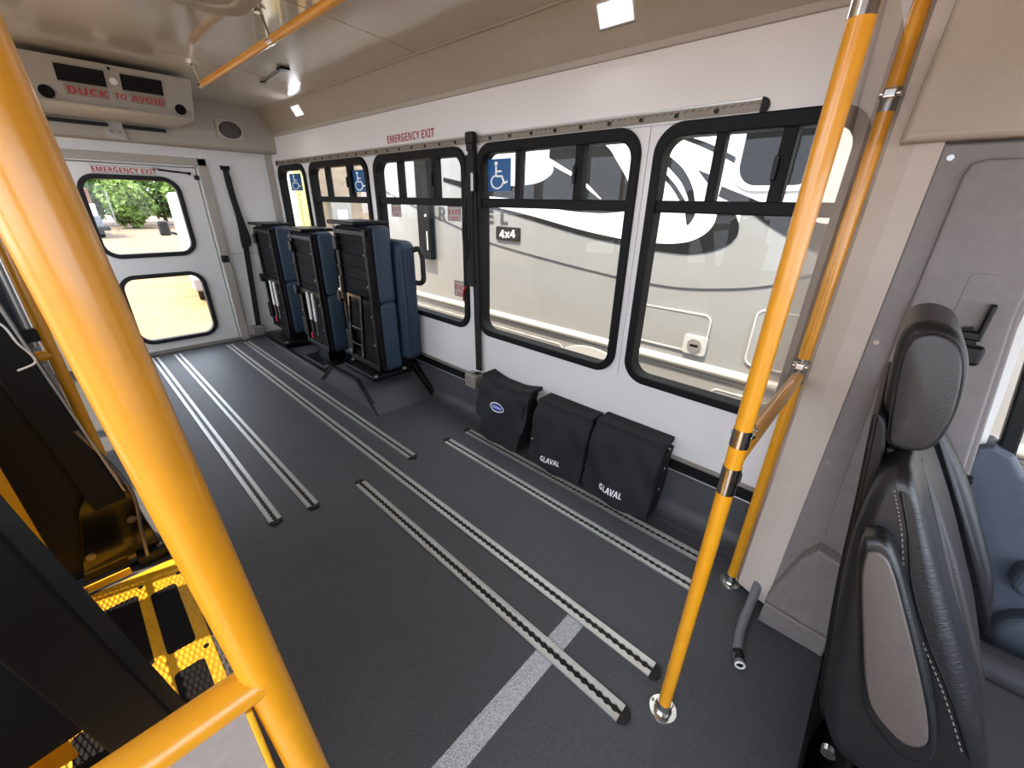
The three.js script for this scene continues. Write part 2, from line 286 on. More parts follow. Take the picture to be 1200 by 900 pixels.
{
  const d = structGroup('door_1', 'white rear emergency door with two black gasketed windows');
  const wins = [[0.232, 0.853, 0.812, 1.42], [0.255, 0.848, 0.095, 0.68]];
  const s = poly([[DX0, DY0], [DX1, DY0], [DX1, DY1], [DX0, DY1]]);
  for (const [a, b, c, e] of wins) s.holes.push(roundRect(a + 0.02, c + 0.02, b - 0.02, e - 0.02, 0.1, THREE.Path));
  obj('door_leaf', toZ(ext(s, 0.04), ZR - 0.045), M.wallRear, d);
  for (const [a, b, c, e] of wins) {
    const f = roundRect(a, c, b, e, 0.12); f.holes.push(roundRect(a + 0.034, c + 0.034, b - 0.034, e - 0.034, 0.085, THREE.Path));
    const w = obj('window_gasket', toZ(ext(f, 0.05, 0.006, 2, 14), ZR - 0.046), M.rubber, d, 'black rubber window gasket');
    obj('pane', toZ(new THREE.ShapeGeometry(roundRect(a + 0.03, c + 0.03, b - 0.03, e - 0.03, 0.09)), ZR - 0.03), M.glass, w);
  }
  obj('door_stay', [rod([0.735, 1.468, ZR + 0.012], [0.93, 1.452, ZR + 0.012], 0.007, 10), rbx(0.925, 0.945, 1.44, 1.462, ZR - 0.01, ZR + 0.02, 0.003)], M.black, d, 'black gas stay under the door head');
  obj('stay_bracket', [rbx(0.7, 0.75, 1.468, 1.482, ZR - 0.008, ZR + 0.018, 0.002)], M.aluDull, d);
  obj('bumper', [rbx(0.965, 0.998, 1.405, 1.44, ZR - 0.006, ZR + 0.02, 0.005)], M.rubber, d);
  obj('handle', [rbx(0.13, 0.155, 0.6, 0.76, ZR - 0.005, ZR + 0.03, 0.006)], M.red, d);
  const t = canvasTex(512, 80, (g, w, h) => { g.clearRect(0, 0, w, h); g.fillStyle = '#d8d2cc'; g.fillRect(0, 4, w, h - 8); g.fillStyle = '#a8222a'; g.font = 'bold 70px sans-serif'; g.textAlign = 'center'; g.textBaseline = 'middle'; g.setTransform(0.86, 0, 0, 1, 36, 0); g.fillText('EMERGENCY EXIT', w / 2, h / 2 + 2); });
  const o = printed('emergency_exit_sticker', [V(0.34, 1.426, ZR + 0.0), V(0.725, 1.426, ZR + 0.0), V(0.725, 1.478, ZR + 0.0), V(0.34, 1.478, ZR + 0.0)], t);
  tag(o, 'red EMERGENCY EXIT lettering on the white rear door above its window', 'sticker');
}
// side windows: black frame, slider row above a fixed pane
WINS.forEach(([a, b], i) => {
  const g = structGroup('window_' + (i + 1), ['narrow single pane black framed window by the rear corner', 'black framed sliding window behind the folded seats', 'black framed sliding window with red pull tab', 'black framed sliding window with the wheelchair sign and hanging belt', 'black framed sliding window beside the yellow partition poles'][i]);
  const o = roundRect(a, winY0, b, winY1, winR);
  const fw = 0.036, top = 0.046;
  o.holes.push(roundRect(a + fw, winY0 + fw, b - fw, winY1 - top, winR - 0.035, THREE.Path));
  obj('outer_frame', toX(ext(o, 0.058, 0.005, 2, 14), XR + 0.045), M.frame, g);
  const gx = XR + 0.03, sheet = (X, z0, z1) => toX(new THREE.ShapeGeometry(poly([[z0, 1.295], [z1, 1.295], [z1, winY1 - top + 0.005], [z0, winY1 - top + 0.005]])), X);
  obj('lower_pane', toX(new THREE.ShapeGeometry(roundRect(a + fw - 0.006, winY0 + fw - 0.006, b - fw + 0.006, i ? 1.27 : winY1 - top + 0.006, 0.05)), gx), M.glassTint, g);
  if (!i) return;
  obj('transom', [rbx(XR - 0.008, XR + 0.04, 1.258, 1.3, a + 0.02, b - 0.02, 0.005)], M.frame, g);
  const w = b - a, m1 = a + w * (i === 4 ? 0.36 : 0.305), m2 = a + w * (i === 4 ? 0.68 : 0.69);
  obj('upper_pane', [sheet(gx, a + fw - 0.004, m1)], M.glassTint, g);
  obj('upper_pane', [sheet(gx - 0.016, m1, m2)], M.glassTint, g);
  obj('upper_pane', [sheet(gx, m2, b - fw + 0.004)], M.glassTint, g);
  obj('mullion', [rbx(XR - 0.002, XR + 0.04, 1.29, winY1 - 0.03, m1 - 0.016, m1 + 0.016, 0.004)], M.frame, g);
  obj('mullion', [rbx(XR - 0.004, XR + 0.04, 1.29, winY1 - 0.03, m2 - 0.02, m2 + 0.02, 0.004)], M.frame, g);
  obj('slider_latch', [rbx(XR - 0.014, XR + 0.0, 1.36, 1.43, m2 - 0.024, m2 - 0.008, 0.004)], M.black, g);
  for (let k = 0; k < 4; k++) obj('frame_screw', new THREE.CylinderGeometry(0.003, 0.003, 0.003, 8).rotateZ(Math.PI / 2).translate(XR - 0.014, winY1 - 0.022, (a + b) / 2 - 0.05 + k * 0.03), M.alu, g);
});
// left wall with its openings (out of frame; sized to let more sun and sky into the bus)
{
  const s = poly([[ZR - 0.06, -0.08], [0.45, -0.08], [0.45, 2.05], [ZR - 0.06, 2.05]]);
  for (const [a, b] of [[-4.4, -3.35], [-3.25, -2.1]]) s.holes.push(roundRect(a, winY0, b, 1.72, 0.08, THREE.Path));
  s.holes.push(roundRect(-1.95, 0.7, -0.42, 1.78, 0.05, THREE.Path));
  s.holes.push(poly([[-0.3, -0.05], [0.4, -0.05], [0.4, 1.85], [-0.3, 1.85]], THREE.Path));
  struct('wall_left', toX(ext(s, 0.05), XL), M.wall);
  struct('window_6', [toX(new THREE.ShapeGeometry(roundRect(-4.4, winY0, -3.35, 1.72, 0.08)), XL - 0.02), toX(new THREE.ShapeGeometry(roundRect(-3.25, winY0, -2.1, 1.72, 0.08)), XL - 0.02)], M.glassTint);
  struct('door_3', [toX(new THREE.ShapeGeometry(roundRect(-1.95, 0.7, -0.42, 1.78, 0.05)), XL - 0.02)], M.glass);
}
// cab: pillar, trims, headliner, driver's door, front openings
{
  const pl = poly([[1.405, 0.12], [1.372, 0.108], [1.352, 0.06], [1.338, 0.012], [1.62, 0.012], [1.62, 0.12]]);
  struct('trim_8', [toY(ext(pl, 1.93, 0.004), 0.02)], M.pillar, scene, 'beige pillar cover beside the yellow partition pole');
  // moulded grey trim in front of the pillar
  const t = structGroup('trim_9', 'moulded grey plastic pillar trim behind the driver seat');
  obj('base_panel', [toX(ext(poly([[-0.012, 0.0], [0.26, 0.0], [0.3, 0.4], [0.21, 1.08], [0.2, 1.41], [-0.012, 1.41]]), 0.03, 0.004), 1.37)], M.cabTrim, t);
  obj('raised_panel', [toX(ext(poly([[0.06, 0.4], [0.048, 0.6], [0.036, 1.0], [0.034, 1.35], [0.04, 1.372], [0.06, 1.38], [0.19, 1.38], [0.2, 1.08], [0.28, 0.45], [0.28, 0.38], [0.12, 0.37], [0.07, 0.38]]), 0.012, 0.006, 3), 1.344)], M.cabTrim, t);
  obj('belt_recess', [toX(ext(roundRect(0.108, 1.03, 0.158, 1.165, 0.012), 0.006, 0.003), 1.334)], M.cabTrim, t);
  // lower cover with a stepped top
  obj('lower_cover', [toX(ext(poly([[-0.012, 0.0], [0.165, 0.0], [0.165, 0.1], [0.17, 0.33], [0.06, 0.36], [0.03, 0.3], [-0.012, 0.11]]), 0.05, 0.008, 3), 1.345), toX(ext(poly([[-0.014, 0.0], [0.167, 0.0], [0.167, 0.075], [-0.014, 0.085]]), 0.065, 0.006, 2), 1.345)], M.cabTrim, t);
  for (const [y, z] of [[1.385, 0.0], [0.98, 0.0], [0.62, 0.0], [0.26, 0.0]]) obj('screw', new THREE.CylinderGeometry(0.006, 0.006, 0.004, 12).rotateZ(Math.PI / 2).translate(1.337, y, z + 0.005), M.steel, t);
  // quilted vinyl over the cab opening
  const h = structGroup('trim_10', 'padded beige vinyl headliner panel over the cab side');
  obj('padded_panel', [toX(ext(poly([[-0.085, 1.415], [0.6, 1.415], [0.6, 2.0], [-0.06, 2.0], [-0.07, 1.8]]), 0.05, 0.014, 4), 1.365)], M.cabVinyl, h);
  obj('backing', [bx(1.372, 1.44, 1.37, 2.0, -0.01, 0.6)], M.cabTrim, h);
  obj('fabric_button', [new THREE.SphereGeometry(0.017, 20, 12).scale(0.35, 1, 1).translate(1.315, 1.46, -0.062)], M.cabVinyl, h);
  obj('inset_panel', [toX(ext(roundRect(0.085, 1.55, 0.4, 1.9, 0.06), 0.006, 0.004), 1.318)], M.pillar, h);
  // belt guide on the pillar
  const b = thing('belt_guide', 'black seat belt guide on grey pillar trim above the driver headrest', 'belt guide', [1.325, 1.045, 0.118]);
  obj('guide_ring', [rbx(-0.02, 0.0, -0.02, 0.0, -0.03, 0.05, 0.005), rbx(-0.02, 0, -0.02, 0.03, -0.03, -0.02, 0.004), rbx(-0.02, 0.0, -0.02, 0.06, 0.04, 0.05, 0.004)], M.black, b);
  obj('belt_webbing', [bar([-0.012, 0.0, 0.01], [-0.012, -0.045, 0.03], 0.045, 0.004, [0, 0.4, 1])], M.web, b);
  obj('anchor_cover', [rbx(-0.02, 0.004, -0.075, -0.03, 0.015, 0.065, 0.01)], M.black, b);
}
{
  // driver's door and cab shell
  const d = structGroup('door_2', "dark grey moulded driver's door panel below a bright window");
  const outline = [[0.245, -0.3], [0.335, 0.3], [0.285, 0.52], [0.245, 0.7], [0.25, 0.77], [0.275, 0.79], [0.31, 0.775], [0.34, 0.735], [0.4, 0.705], [1.35, 0.72], [1.35, -0.3]];
  obj('door_panel', [toX(ext(poly(outline), 0.05, 0.012, 4), 1.42)], M.doorTrim, d);
  obj('map_pocket', [toX(ext(roundRect(0.42, 0.12, 0.9, 0.42, 0.08), 0.05, 0.02, 4), 1.38)], M.doorTrim, d);
  obj('arm_ledge', [toX(ext(roundRect(0.4, 0.46, 1.1, 0.54, 0.03), 0.06, 0.02, 4), 1.385)], M.doorTrim, d);
  obj('speaker_cap', [toX(ext(roundRect(0.262, 0.715, 0.292, 0.757, 0.006), 0.004, 0.001), 1.3745)], M.black, d);
  obj('window_frame', [bar([1.39, 0.74, 0.305], [1.37, 1.42, 0.205], 0.03, 0.03, [0, 0, 1], 0.006), bar([1.37, 1.42, 0.2], [1.37, 1.44, 1.2], 0.03, 0.03, [1, 0, 0])], M.black, d);
  obj('window_pane', [new THREE.PlaneGeometry(1.08, 0.72).rotateY(Math.PI / 2).translate(1.4, 1.06, 0.76)], M.glass, d);
  obj('jamb', [bar([1.4, 0.35, 0.3], [1.375, 1.35, 0.19], 0.024, 0.02, [0, 0, 1])], M.whitePaint, d);
  obj('weather_strip', [tube([[1.35, 0.0, 0.27], [1.352, 0.5, 0.262], [1.352, 0.95, 0.215], [1.35, 1.4, 0.185]], 0.008, 40, 8)], M.rubber, d);
  const s = poly([[0.2, -0.4], [1.5, -0.4], [1.5, 1.75], [0.2, 1.75]]);
  s.holes.push(poly([[0.235, 0.7], [1.2, 0.72], [1.05, 1.38], [0.215, 1.4]], THREE.Path));
  struct('wall_cab_right', toX(ext(s, 0.03), 1.45), M.cabTrim).name = 'wall_right_002';
  struct('wall_cab_left', [bx(-0.55, -0.5, -0.4, 0.6, 0.42, 1.5), bx(-0.55, -0.5, 1.4, 1.75, 0.42, 1.5), bx(-0.71, -0.5, -0.4, 2.0, 0.4, 0.45)], M.cabTrim).name = 'wall_left_002';
  struct('wall_front', [bx(-0.55, 1.45, -0.4, 0.62, 1.5, 1.55), bx(-0.55, 1.45, 1.45, 1.75, 1.5, 1.55), bx(-0.55, 1.45, 1.72, 1.78, 0.42, 1.55), bx(-0.71, 1.62, 1.72, 2.06, 0.42, 0.47), bx(1.36, 1.62, -0.3, 2.0, -0.02, 0.02), bx(-0.5, 1.4, 0.3, 0.6, 1.15, 1.5)], M.cabTrim);
  struct('window_7', [new THREE.PlaneGeometry(1.9, 0.86).translate(0.45, 1.03, 1.52)], M.glass);
}

// ---------------------------------------------------------------- anchor tracks
// track cross section lies flat in local space: length along +z from 0, width along x, two scalloped lips over a dark slot
function trackGeos(L, w, h, pitch = 0.0254, rad = 0.0108, half = 0.0066) {
  const lip = (s) => {
    const p = [[s * w / 2, 0], [s * w / 2, L]];
    const n = Math.floor((L - 0.03) / pitch), z0 = (L - n * pitch) / 2;
    for (let k = n; k >= 0; k--) { const zc = z0 + k * pitch; const a0 = Math.acos(half / rad); for (let q = 0; q <= 4; q++) { const a = a0 - 2 * a0 * q / 4; p.push([s * rad * Math.cos(a), zc + rad * Math.sin(a)]); } }
    const top = p.slice(2); p.splice(2, 0, [s * half, L]); p.push([s * half, 0]);
    return ext(poly(p.map(([x, z]) => [x, -z])), h).rotateX(-Math.PI / 2).translate(0, 0, 0);
  };
  return [lip(1), lip(-1)];
}
function trackThing(name, label, cat, L, w, h, group, mat = M.trackAlu) {
  const t = thing(name, label, cat, [0, 0, 0], group);
  obj('slotted_rail', trackGeos(L, w, h), mat, t);
  obj('slot_bed', [bx(-0.011, 0.011, 0.0004, 0.0014, 0.002, L - 0.002)], name === 'wall_track' ? M.railGrey : M.black, t);
  obj('edge_bead', [rbx(-w / 2 - 0.001, -w / 2 + 0.006, 0, h + 0.0012, 0, L, 0.001, 1), rbx(w / 2 - 0.006, w / 2 + 0.001, 0, h + 0.0012, 0, L, 0.001, 1)], M.alu, t);
  return t;
}
function endCap(t, z, w, h, dir) {
  const s = new THREE.Shape(); s.moveTo(-w / 2, 0); s.lineTo(w / 2, 0); s.absarc(0, 0, w / 2, 0, Math.PI);
  const g = ext(s, h + 0.002, 0.0015, 2, 12).rotateX(-Math.PI / 2);
  if (dir > 0) g.rotateY(Math.PI);
  obj('end_cap', g.translate(0, 0, z), M.rubber, t, 'black rounded end cap');
}
for (const [x, z0, z1, label, capBack, capFront] of [
  [0.318, -4.47, -1.665, 'slotted floor track next to the black lift, starting at the rear door', 0, 1],
  [0.471, -4.45, -1.645, 'slotted floor track second in from the lift, starting under the rear door', 0, 1],
  [0.868, -4.44, -0.2, 'longest slotted floor track, from rear door to the standing yellow pole', 0, 1],
  [1.01, -4.42, -1.66, 'slotted floor track running past the foot of the folded blue seats', 0, 1],
  [0.7, -1.646, -0.21, 'short slotted floor track crossing the speckled white floor stripe', 1, 1],
  [1.249, -1.65, -0.21, 'short slotted floor track one step out from the black bags', 1, 0],
  [1.405, -1.65, -0.25, 'short slotted floor track right along the foot of the black bags', 1, 0]]) {
  const L = z1 - z0, t = trackThing('floor_track', label, 'floor track', L, 0.05, 0.006, 'slotted anchor tracks in the floor');
  t.position.set(x, 0, z0);
  if (capFront) endCap(t, L, 0.052, 0.006, 1);
  if (capBack) endCap(t, 0, 0.052, 0.006, -1);
}
// wall rail above the windows
{
  const L = 3.96, t = trackThing('wall_track', 'grey slotted belt rail along the white wall above the windows', 'wall track', L, 0.042, 0.007, undefined, M.railGrey);
  t.position.set(XR, 1.566, -4.42); t.rotation.z = Math.PI / 2;
  endCap(t, L, 0.046, 0.008, 1); endCap(t, 0, 0.046, 0.008, -1);
  for (let k = 1; k < 30; k++) obj('mounting_hole', new THREE.CylinderGeometry(0.0075, 0.0075, 0.003, 12).translate(0, 0.0068, k * L / 30), M.black, t);
}
// reflective stripe on the floor
tag(obj('floor_stripe', [planar(rbx(-0.1, 0.842, 0, 0.0012, -0.492, -0.43, 0.0005, 1))], M.strip), 'speckled light grey standee stripe stuck across the dark floor', 'floor stripe');

// ---------------------------------------------------------------- lamps in the cove
function coveLamp(z, side, label) {
  const k = side > 0 ? 1.538 : 2 * XC - 1.538;
  const t = thing('cove_lamp', label, 'lamp', [k, 1.884, z], 'lit rectangular lamps in the cove');
  t.rotation.z = side > 0 ? -1.052 : 1.052;           // local +y of the plate points up and out, the face looks down and in
  const s = side;
  obj('bezel', [rbx(-0.042, 0.042, -0.004, 0.006, -0.075, 0.075, 0.004)], M.alu, t);
  obj('lens', [rbx(-0.034, 0.034, -0.009, -0.003, -0.066, 0.066, 0.003)], M.lens, t);
  for (let i = 0; i < 2; i++) for (let j = 0; j < 5; j++) obj('led', [bx(-0.022 + i * 0.03, -0.008 + i * 0.03, -0.0105, -0.0088, -0.056 + j * 0.024, -0.04 + j * 0.024)], M.lampGlow, t);
  const L = new THREE.RectAreaLight(0xf6f7ff, 32, 0.07, 0.14);
  L.position.set(0, -0.014, 0); L.rotation.x = -Math.PI / 2; t.add(L); L.name = 'lamp_light';
}
coveLamp(-0.97, 1, 'bright white rectangular cove lamp above the window beside the partition');
coveLamp(-3.66, 1, 'bright white rectangular cove lamp in the rear corner near the speaker');
coveLamp(-0.97, -1, 'unseen white cove lamp over the lift side, front');  // out of view, mirrors the right lamp to light the interior
coveLamp(-3.66, -1, 'unseen white cove lamp over the lift side, rear');  // out of view as well, placed to light the rear of the interior

// ---------------------------------------------------------------- overhead grab rail and small ceiling fittings
{
  const y = 1.882, x = 0.862, t = thing('overhead_grab_rail', 'yellow overhead grab rail hung under the glossy ceiling', 'grab rail', [0, 0, 0]);
  obj('rail', [rod([x, y, -3.36], [x, y, -0.5], 0.016, 28), new THREE.SphereGeometry(0.016, 20, 12).translate(x, y, -3.36)], M.yellow, t);
  for (const z of [-3.33, -2.2, -0.9]) {
    obj('hanger', [rod([x, y, z], [x - 0.015, crown(x), z - 0.03], 0.006, 12)], M.chrome, t);
    obj('ceiling_foot', [new THREE.CylinderGeometry(0.03, 0.03, 0.006, 20).translate(x - 0.02, crown(x) - 0.003, z - 0.03), new THREE.CylinderGeometry(0.014, 0.018, 0.014, 16).translate(x - 0.02, crown(x) - 0.01, z - 0.03)], M.chrome, t);
    obj('clamp_sleeve', [rod([x, y, z - 0.02], [x, y, z + 0.03], 0.0175, 24)], M.chrome, t);
  }
  const h = thing('ceiling_strap_hook', 'thin metal strap with black end fixed across the ceiling joint', 'ceiling hook', [0, 0, 0]);
  const a = V(1.225, crown(1.22) - 0.004, -3.36), b = V(1.2, crown(1.2) - 0.004, -2.98);
  obj('strap_bar', [rod(a.clone().add(V(0.008, 0, 0)), b.clone().add(V(0.008, 0, 0)), 0.003, 8), rod(a.clone().add(V(-0.008, 0, 0)), b.clone().add(V(-0.008, 0, 0)), 0.003, 8)], M.steel, h);
  obj('black_end', [rbx(1.175, 1.228, crown(1.2) - 0.014, crown(1.2), -3.0, -2.93, 0.005)], M.black, h);
  obj('anchor_end', [rbx(1.215, 1.24, crown(1.2) - 0.01, crown(1.2), -3.4, -3.36, 0.004)], M.black, h);
  const r = thing('roof_hatch', 'rounded grey roof hatch surround set in the ceiling', 'roof hatch', [0, 0, 0]);
  const ring = roundRect(0.06, 1.5, 0.8, 2.34, 0.12); ring.holes.push(roundRect(0.13, 1.57, 0.73, 2.27, 0.09, THREE.Path));
  const ring2 = roundRect(0.13, 1.57, 0.73, 2.27, 0.09); ring2.holes.push(roundRect(0.18, 1.62, 0.68, 2.22, 0.08, THREE.Path));
  obj('surround', [toY(ext(ring, 0.03, 0.008, 3, 14), 1.962)], M.acPlastic, r);
  obj('inner_rim', [toY(ext(ring2, 0.02, 0.006, 3, 14), 1.968)], M.trimGrey, r);
  obj('hatch_lid', [toY(ext(roundRect(0.17, 1.61, 0.69, 2.23, 0.08), 0.006), 1.978)], M.acPlastic, r);
}
// ---------------------------------------------------------------- air conditioner over the door
{
  const t = thing('air_conditioner', 'grey rear air conditioner with black grilles marked DUCK TO AVOID', 'air conditioner', [0, 0, 0]);
  const X0 = 0.12, X1 = 0.885;
  const A = [-3.68, 1.962], B = [-3.77, 1.8], C2 = [-3.8, 1.768], D = [-3.86, 1.748];
  const prof = poly([[-4.39, 1.75], D, [-3.825, 1.755], C2, B, A, [-4.39, 1.962]]);
  obj('housing', [toX(ext(prof, X1 - X0, 0.014, 4), X1)], M.acPlastic, t);
  obj('side_fin', [rbx(X0 + 0.01, X1 - 0.01, 1.758, 1.765, -3.803, -3.785, 0.003)], M.trimGrey, t);
  // frame on the slanted face: u along X, v from B up to A
  const nA = V(0, A[1] - B[1], A[0] - B[0]), len = nA.length(); nA.normalize(); const nN = V(1, 0, 0).cross(nA).normalize(); if (nN.z < 0) nN.negate();
  const on = (x, v, e = 0) => V(x, B[1], B[0]).addScaledVector(nA, v).addScaledVector(nN, e);
  const slab = (x0, x1, v0, v1, e0, e1, r = 0.006) => { const g = new RoundedBoxGeometry(x1 - x0, v1 - v0, e1 - e0, 2, Math.min(r, (e1 - e0) / 2 - 1e-4)); g.applyMatrix4(new THREE.Matrix4().makeBasis(V(1, 0, 0), nA, nN)); const c = on((x0 + x1) / 2, (v0 + v1) / 2, (e0 + e1) / 2); return g.translate(c.x, c.y, c.z); };
  for (const [x0, x1] of [[0.275, 0.48], [0.548, 0.745]]) {
    const v = obj('grille', [slab(x0, x1, 0.066, 0.15, -0.002, 0.003)], M.black, t);
    for (let k = 0; k < 6; k++) obj('louvre', [slab(x0 + 0.008, x1 - 0.008, 0.07 + k * 0.0135, 0.074 + k * 0.0135, 0.002, 0.008, 0.001)], M.grille, v);
    for (let k = 1; k < 6; k++) obj('louvre_post', [slab(x0 + k * (x1 - x0) / 6 - 0.001, x0 + k * (x1 - x0) / 6 + 0.001, 0.066, 0.15, 0.003, 0.006, 0.0008)], M.grille, v);
    obj('grille_rim', [slab(x0 - 0.005, x1 + 0.005, 0.057, 0.062, 0, 0.007, 0.002), slab(x0 - 0.005, x1 + 0.005, 0.152, 0.157, 0, 0.007, 0.002), slab(x0 - 0.005, x0, 0.057, 0.157, 0, 0.007, 0.002), slab(x1, x1 + 0.005, 0.057, 0.157, 0, 0.007, 0.002)], M.trimGrey, v);
  }
  const q = new THREE.Quaternion().setFromUnitVectors(V(0, 1, 0), nN);
  const disc = (x, v, r, h, mat, name, lab) => { const c = on(x, v, h / 2 - 0.001); obj(name, [new THREE.CylinderGeometry(r, r, h, 28).applyQuaternion(q).translate(c.x, c.y, c.z)], mat, t, lab); };
  disc(0.514, 0.105, 0.018, 0.01, M.whitePaint, 'knob', 'round white control knob'); disc(0.514, 0.105, 0.024, 0.004, M.acPlastic, 'knob_ring');
  disc(0.505, 0.168, 0.008, 0.006, M.black, 'sensor');
  disc(0.215, 0.0, 0.033, 0.008, M.black, 'round_outlet', 'round black air outlet'); disc(0.822, 0.0, 0.03, 0.008, M.black, 'round_outlet', 'round black air outlet');
  obj('bottom_gap', [bx(X0 + 0.06, 0.5, 1.715, 1.738, -4.388, -4.36), bx(0.58, X1 - 0.06, 1.715, 1.738, -4.388, -4.36)], M.black, t);
  obj('mounting_plate', [toZ(ext(poly([[0.47, 1.642], [0.59, 1.642], [0.575, 1.755], [0.485, 1.755]]), 0.012, 0.002), -4.39)], M.acPlastic, t);
  for (const x of [0.508, 0.554]) obj('bolt', new THREE.CylinderGeometry(0.011, 0.011, 0.008, 6).rotateX(Math.PI / 2).translate(x, 1.69, -4.372), M.steel, t);
  const plate = (txt) => canvasTex(256, 96, (g, w, h) => { g.fillStyle = '#8e867c'; g.fillRect(0, 0, w, h); g.fillStyle = '#b02c33'; g.font = 'bold 88px sans-serif'; g.textAlign = 'center'; g.textBaseline = 'middle'; g.setTransform(txt.length > 4 ? 0.86 : 1, 0, 0, 1, txt.length > 4 ? 18 : 0, 0); g.fillText(txt, w / 2, h / 2 + 3); });
  for (const [txt, x0, x1] of [['DUCK', 0.292, 0.482], ['TO', 0.5, 0.566], ['AVOID', 0.574, 0.75]]) {
    const tex = txt === 'TO' ? canvasTex(112, 96, (g, w, h) => { g.fillStyle = '#a39b91'; g.fillRect(0, 0, w, h); g.fillStyle = '#b02c33'; g.font = 'bold 74px sans-serif'; g.textAlign = 'center'; g.textBaseline = 'middle'; g.fillText(txt, w / 2, h / 2 + 3); }) : plate(txt);
    printed('warning_lettering', [on(x0, 0.0, 0.004), on(x1, 0.0, 0.004), on(x1, 0.056, 0.004), on(x0, 0.056, 0.004)], tex, t);
  }
}
// ---------------------------------------------------------------- speaker in the header
{
  const t = thing('speaker', 'round dark speaker in a square grey bezel on the rear header', 'speaker', [1.262, 1.783, -4.39]);
  obj('bezel', [toZ(ext(roundRect(-0.1, -0.075, 0.1, 0.075, 0.012), 0.012, 0.004, 3), 0)], M.trimGrey, t);
  obj('grille', [new THREE.CylinderGeometry(0.066, 0.07, 0.012, 40).rotateX(Math.PI / 2).scale(1.18, 0.9, 1).translate(0, 0, 0.014)], M.grille, t);
  for (let k = -5; k <= 5; k++) obj('grille_rib', [bx(k * 0.012 - 0.0018, k * 0.012 + 0.0018, -0.055 * Math.sqrt(1 - (k / 6.3) ** 2), 0.055 * Math.sqrt(1 - (k / 6.3) ** 2), 0.018, 0.023)], M.cabTrim, t);
}
// ---------------------------------------------------------------- stickers on wall and glass
{
  const t = canvasTex(700, 90, (g, w, h) => { g.clearRect(0, 0, w, h); g.fillStyle = '#a01c26'; g.font = 'bold 96px sans-serif'; g.textAlign = 'center'; g.textBaseline = 'middle'; g.setTransform(0.78, 0, 0, 1, 77, 0); g.fillText('EMERGENCY EXIT', w / 2, h / 2 + 4); });
  const x = XR - 0.0015;
  tag(printed('emergency_exit_sticker', [V(x, 1.597, -2.6), V(x, 1.602, -2.06), V(x, 1.655, -2.06), V(x, 1.65, -2.6)], t, scene, true), 'red EMERGENCY EXIT lettering on the white wall above the windows', 'sticker');
  const sign = canvasTex(256, 320, (g, w, h) => {
    g.fillStyle = '#1d5c96'; g.fillRect(0, 0, w, h); g.strokeStyle = g.fillStyle = '#ffffff'; g.lineWidth = 20; g.lineCap = 'round'; g.lineJoin = 'round';
    g.beginPath(); g.arc(92, 44, 20, 0, 7); g.fill();
    g.beginPath(); g.moveTo(92, 74); g.lineTo(92, 170); g.lineTo(156, 170); g.lineTo(186, 240); g.lineTo(214, 226); g.stroke();
    g.beginPath(); g.moveTo(92, 122); g.lineTo(146, 122); g.stroke();
    g.lineWidth = 16; g.beginPath(); g.arc(104, 226, 66, -0.6 * Math.PI, 0.62 * Math.PI, true); g.stroke(); g.beginPath(); g.arc(104, 226, 66, 0.62 * Math.PI, 0.05 * Math.PI, true); g.stroke();
  });
  const dec = (q, X, tex, name, label, cat, group) => { const c = q.map(([a, b]) => onX(a, b, X)); const zs = c.map((v) => v.z), ys = c.map((v) => v.y), z0 = Math.min(...zs), z1 = Math.max(...zs), y0 = Math.min(...ys), y1 = Math.max(...ys); tag(printed(name, [V(X, y0, z0), V(X, y0, z1), V(X, y1, z1), V(X, y1, z0)], tex), label, cat, group); };
  const gx = XR + 0.024;
  dec([[572, 224], [599, 185]], gx, sign, 'wheelchair_sign', 'blue wheelchair sign on the window beside the hanging belt', 'sign', 'blue wheelchair signs on the windows');
  dec([[415.5, 225], [428, 198.5]], gx, sign, 'wheelchair_sign', 'blue wheelchair sign on the sliding window behind the folded seats', 'sign', 'blue wheelchair signs on the windows');
  dec([[342, 223.5], [352, 203]], gx, sign, 'wheelchair_sign', 'blue wheelchair sign on the narrow rear corner window', 'sign', 'blue wheelchair signs on the windows');
  const ex = canvasTex(128, 128, (g, w, h) => { g.fillStyle = '#b9aaa2'; g.fillRect(0, 0, w, h); g.strokeStyle = '#6b5a55'; g.lineWidth = 8; g.strokeRect(4, 4, w - 8, h - 8); g.fillStyle = '#a52a2e'; g.font = 'bold 54px sans-serif'; g.textAlign = 'center'; g.textBaseline = 'middle'; g.fillText('EXIT', w / 2, 52); g.fillRect(22, 92, 84, 6); g.fillRect(30, 106, 68, 6); });
  dec([[459.5, 253.5], [469.5, 239.5]], gx, ex, 'exit_sticker', 'small red EXIT sticker on the window pane nearest the blue seats', 'sticker', 'red EXIT stickers on the window');
  dec([[525, 258.5], [540, 241.5]], gx, ex, 'exit_sticker', 'small red EXIT sticker high on the pane beside the hanging belt', 'sticker', 'red EXIT stickers on the window');
  dec([[533, 346], [546, 331]], gx, ex, 'exit_sticker', 'small red EXIT sticker low on the pane above the red pull tab', 'sticker', 'red EXIT stickers on the window');
  const p = onX(545, 345, XR - 0.02);
  const rt = thing('pull_tab', 'small dark red window release pull tab', 'pull tab', p.toArray());
  obj('tab', [tube([[0, 0.05, 0.01], [-0.004, 0.02, -0.006], [0, -0.04, -0.016]], 0.005, 16, 6)], M.red, rt);
}
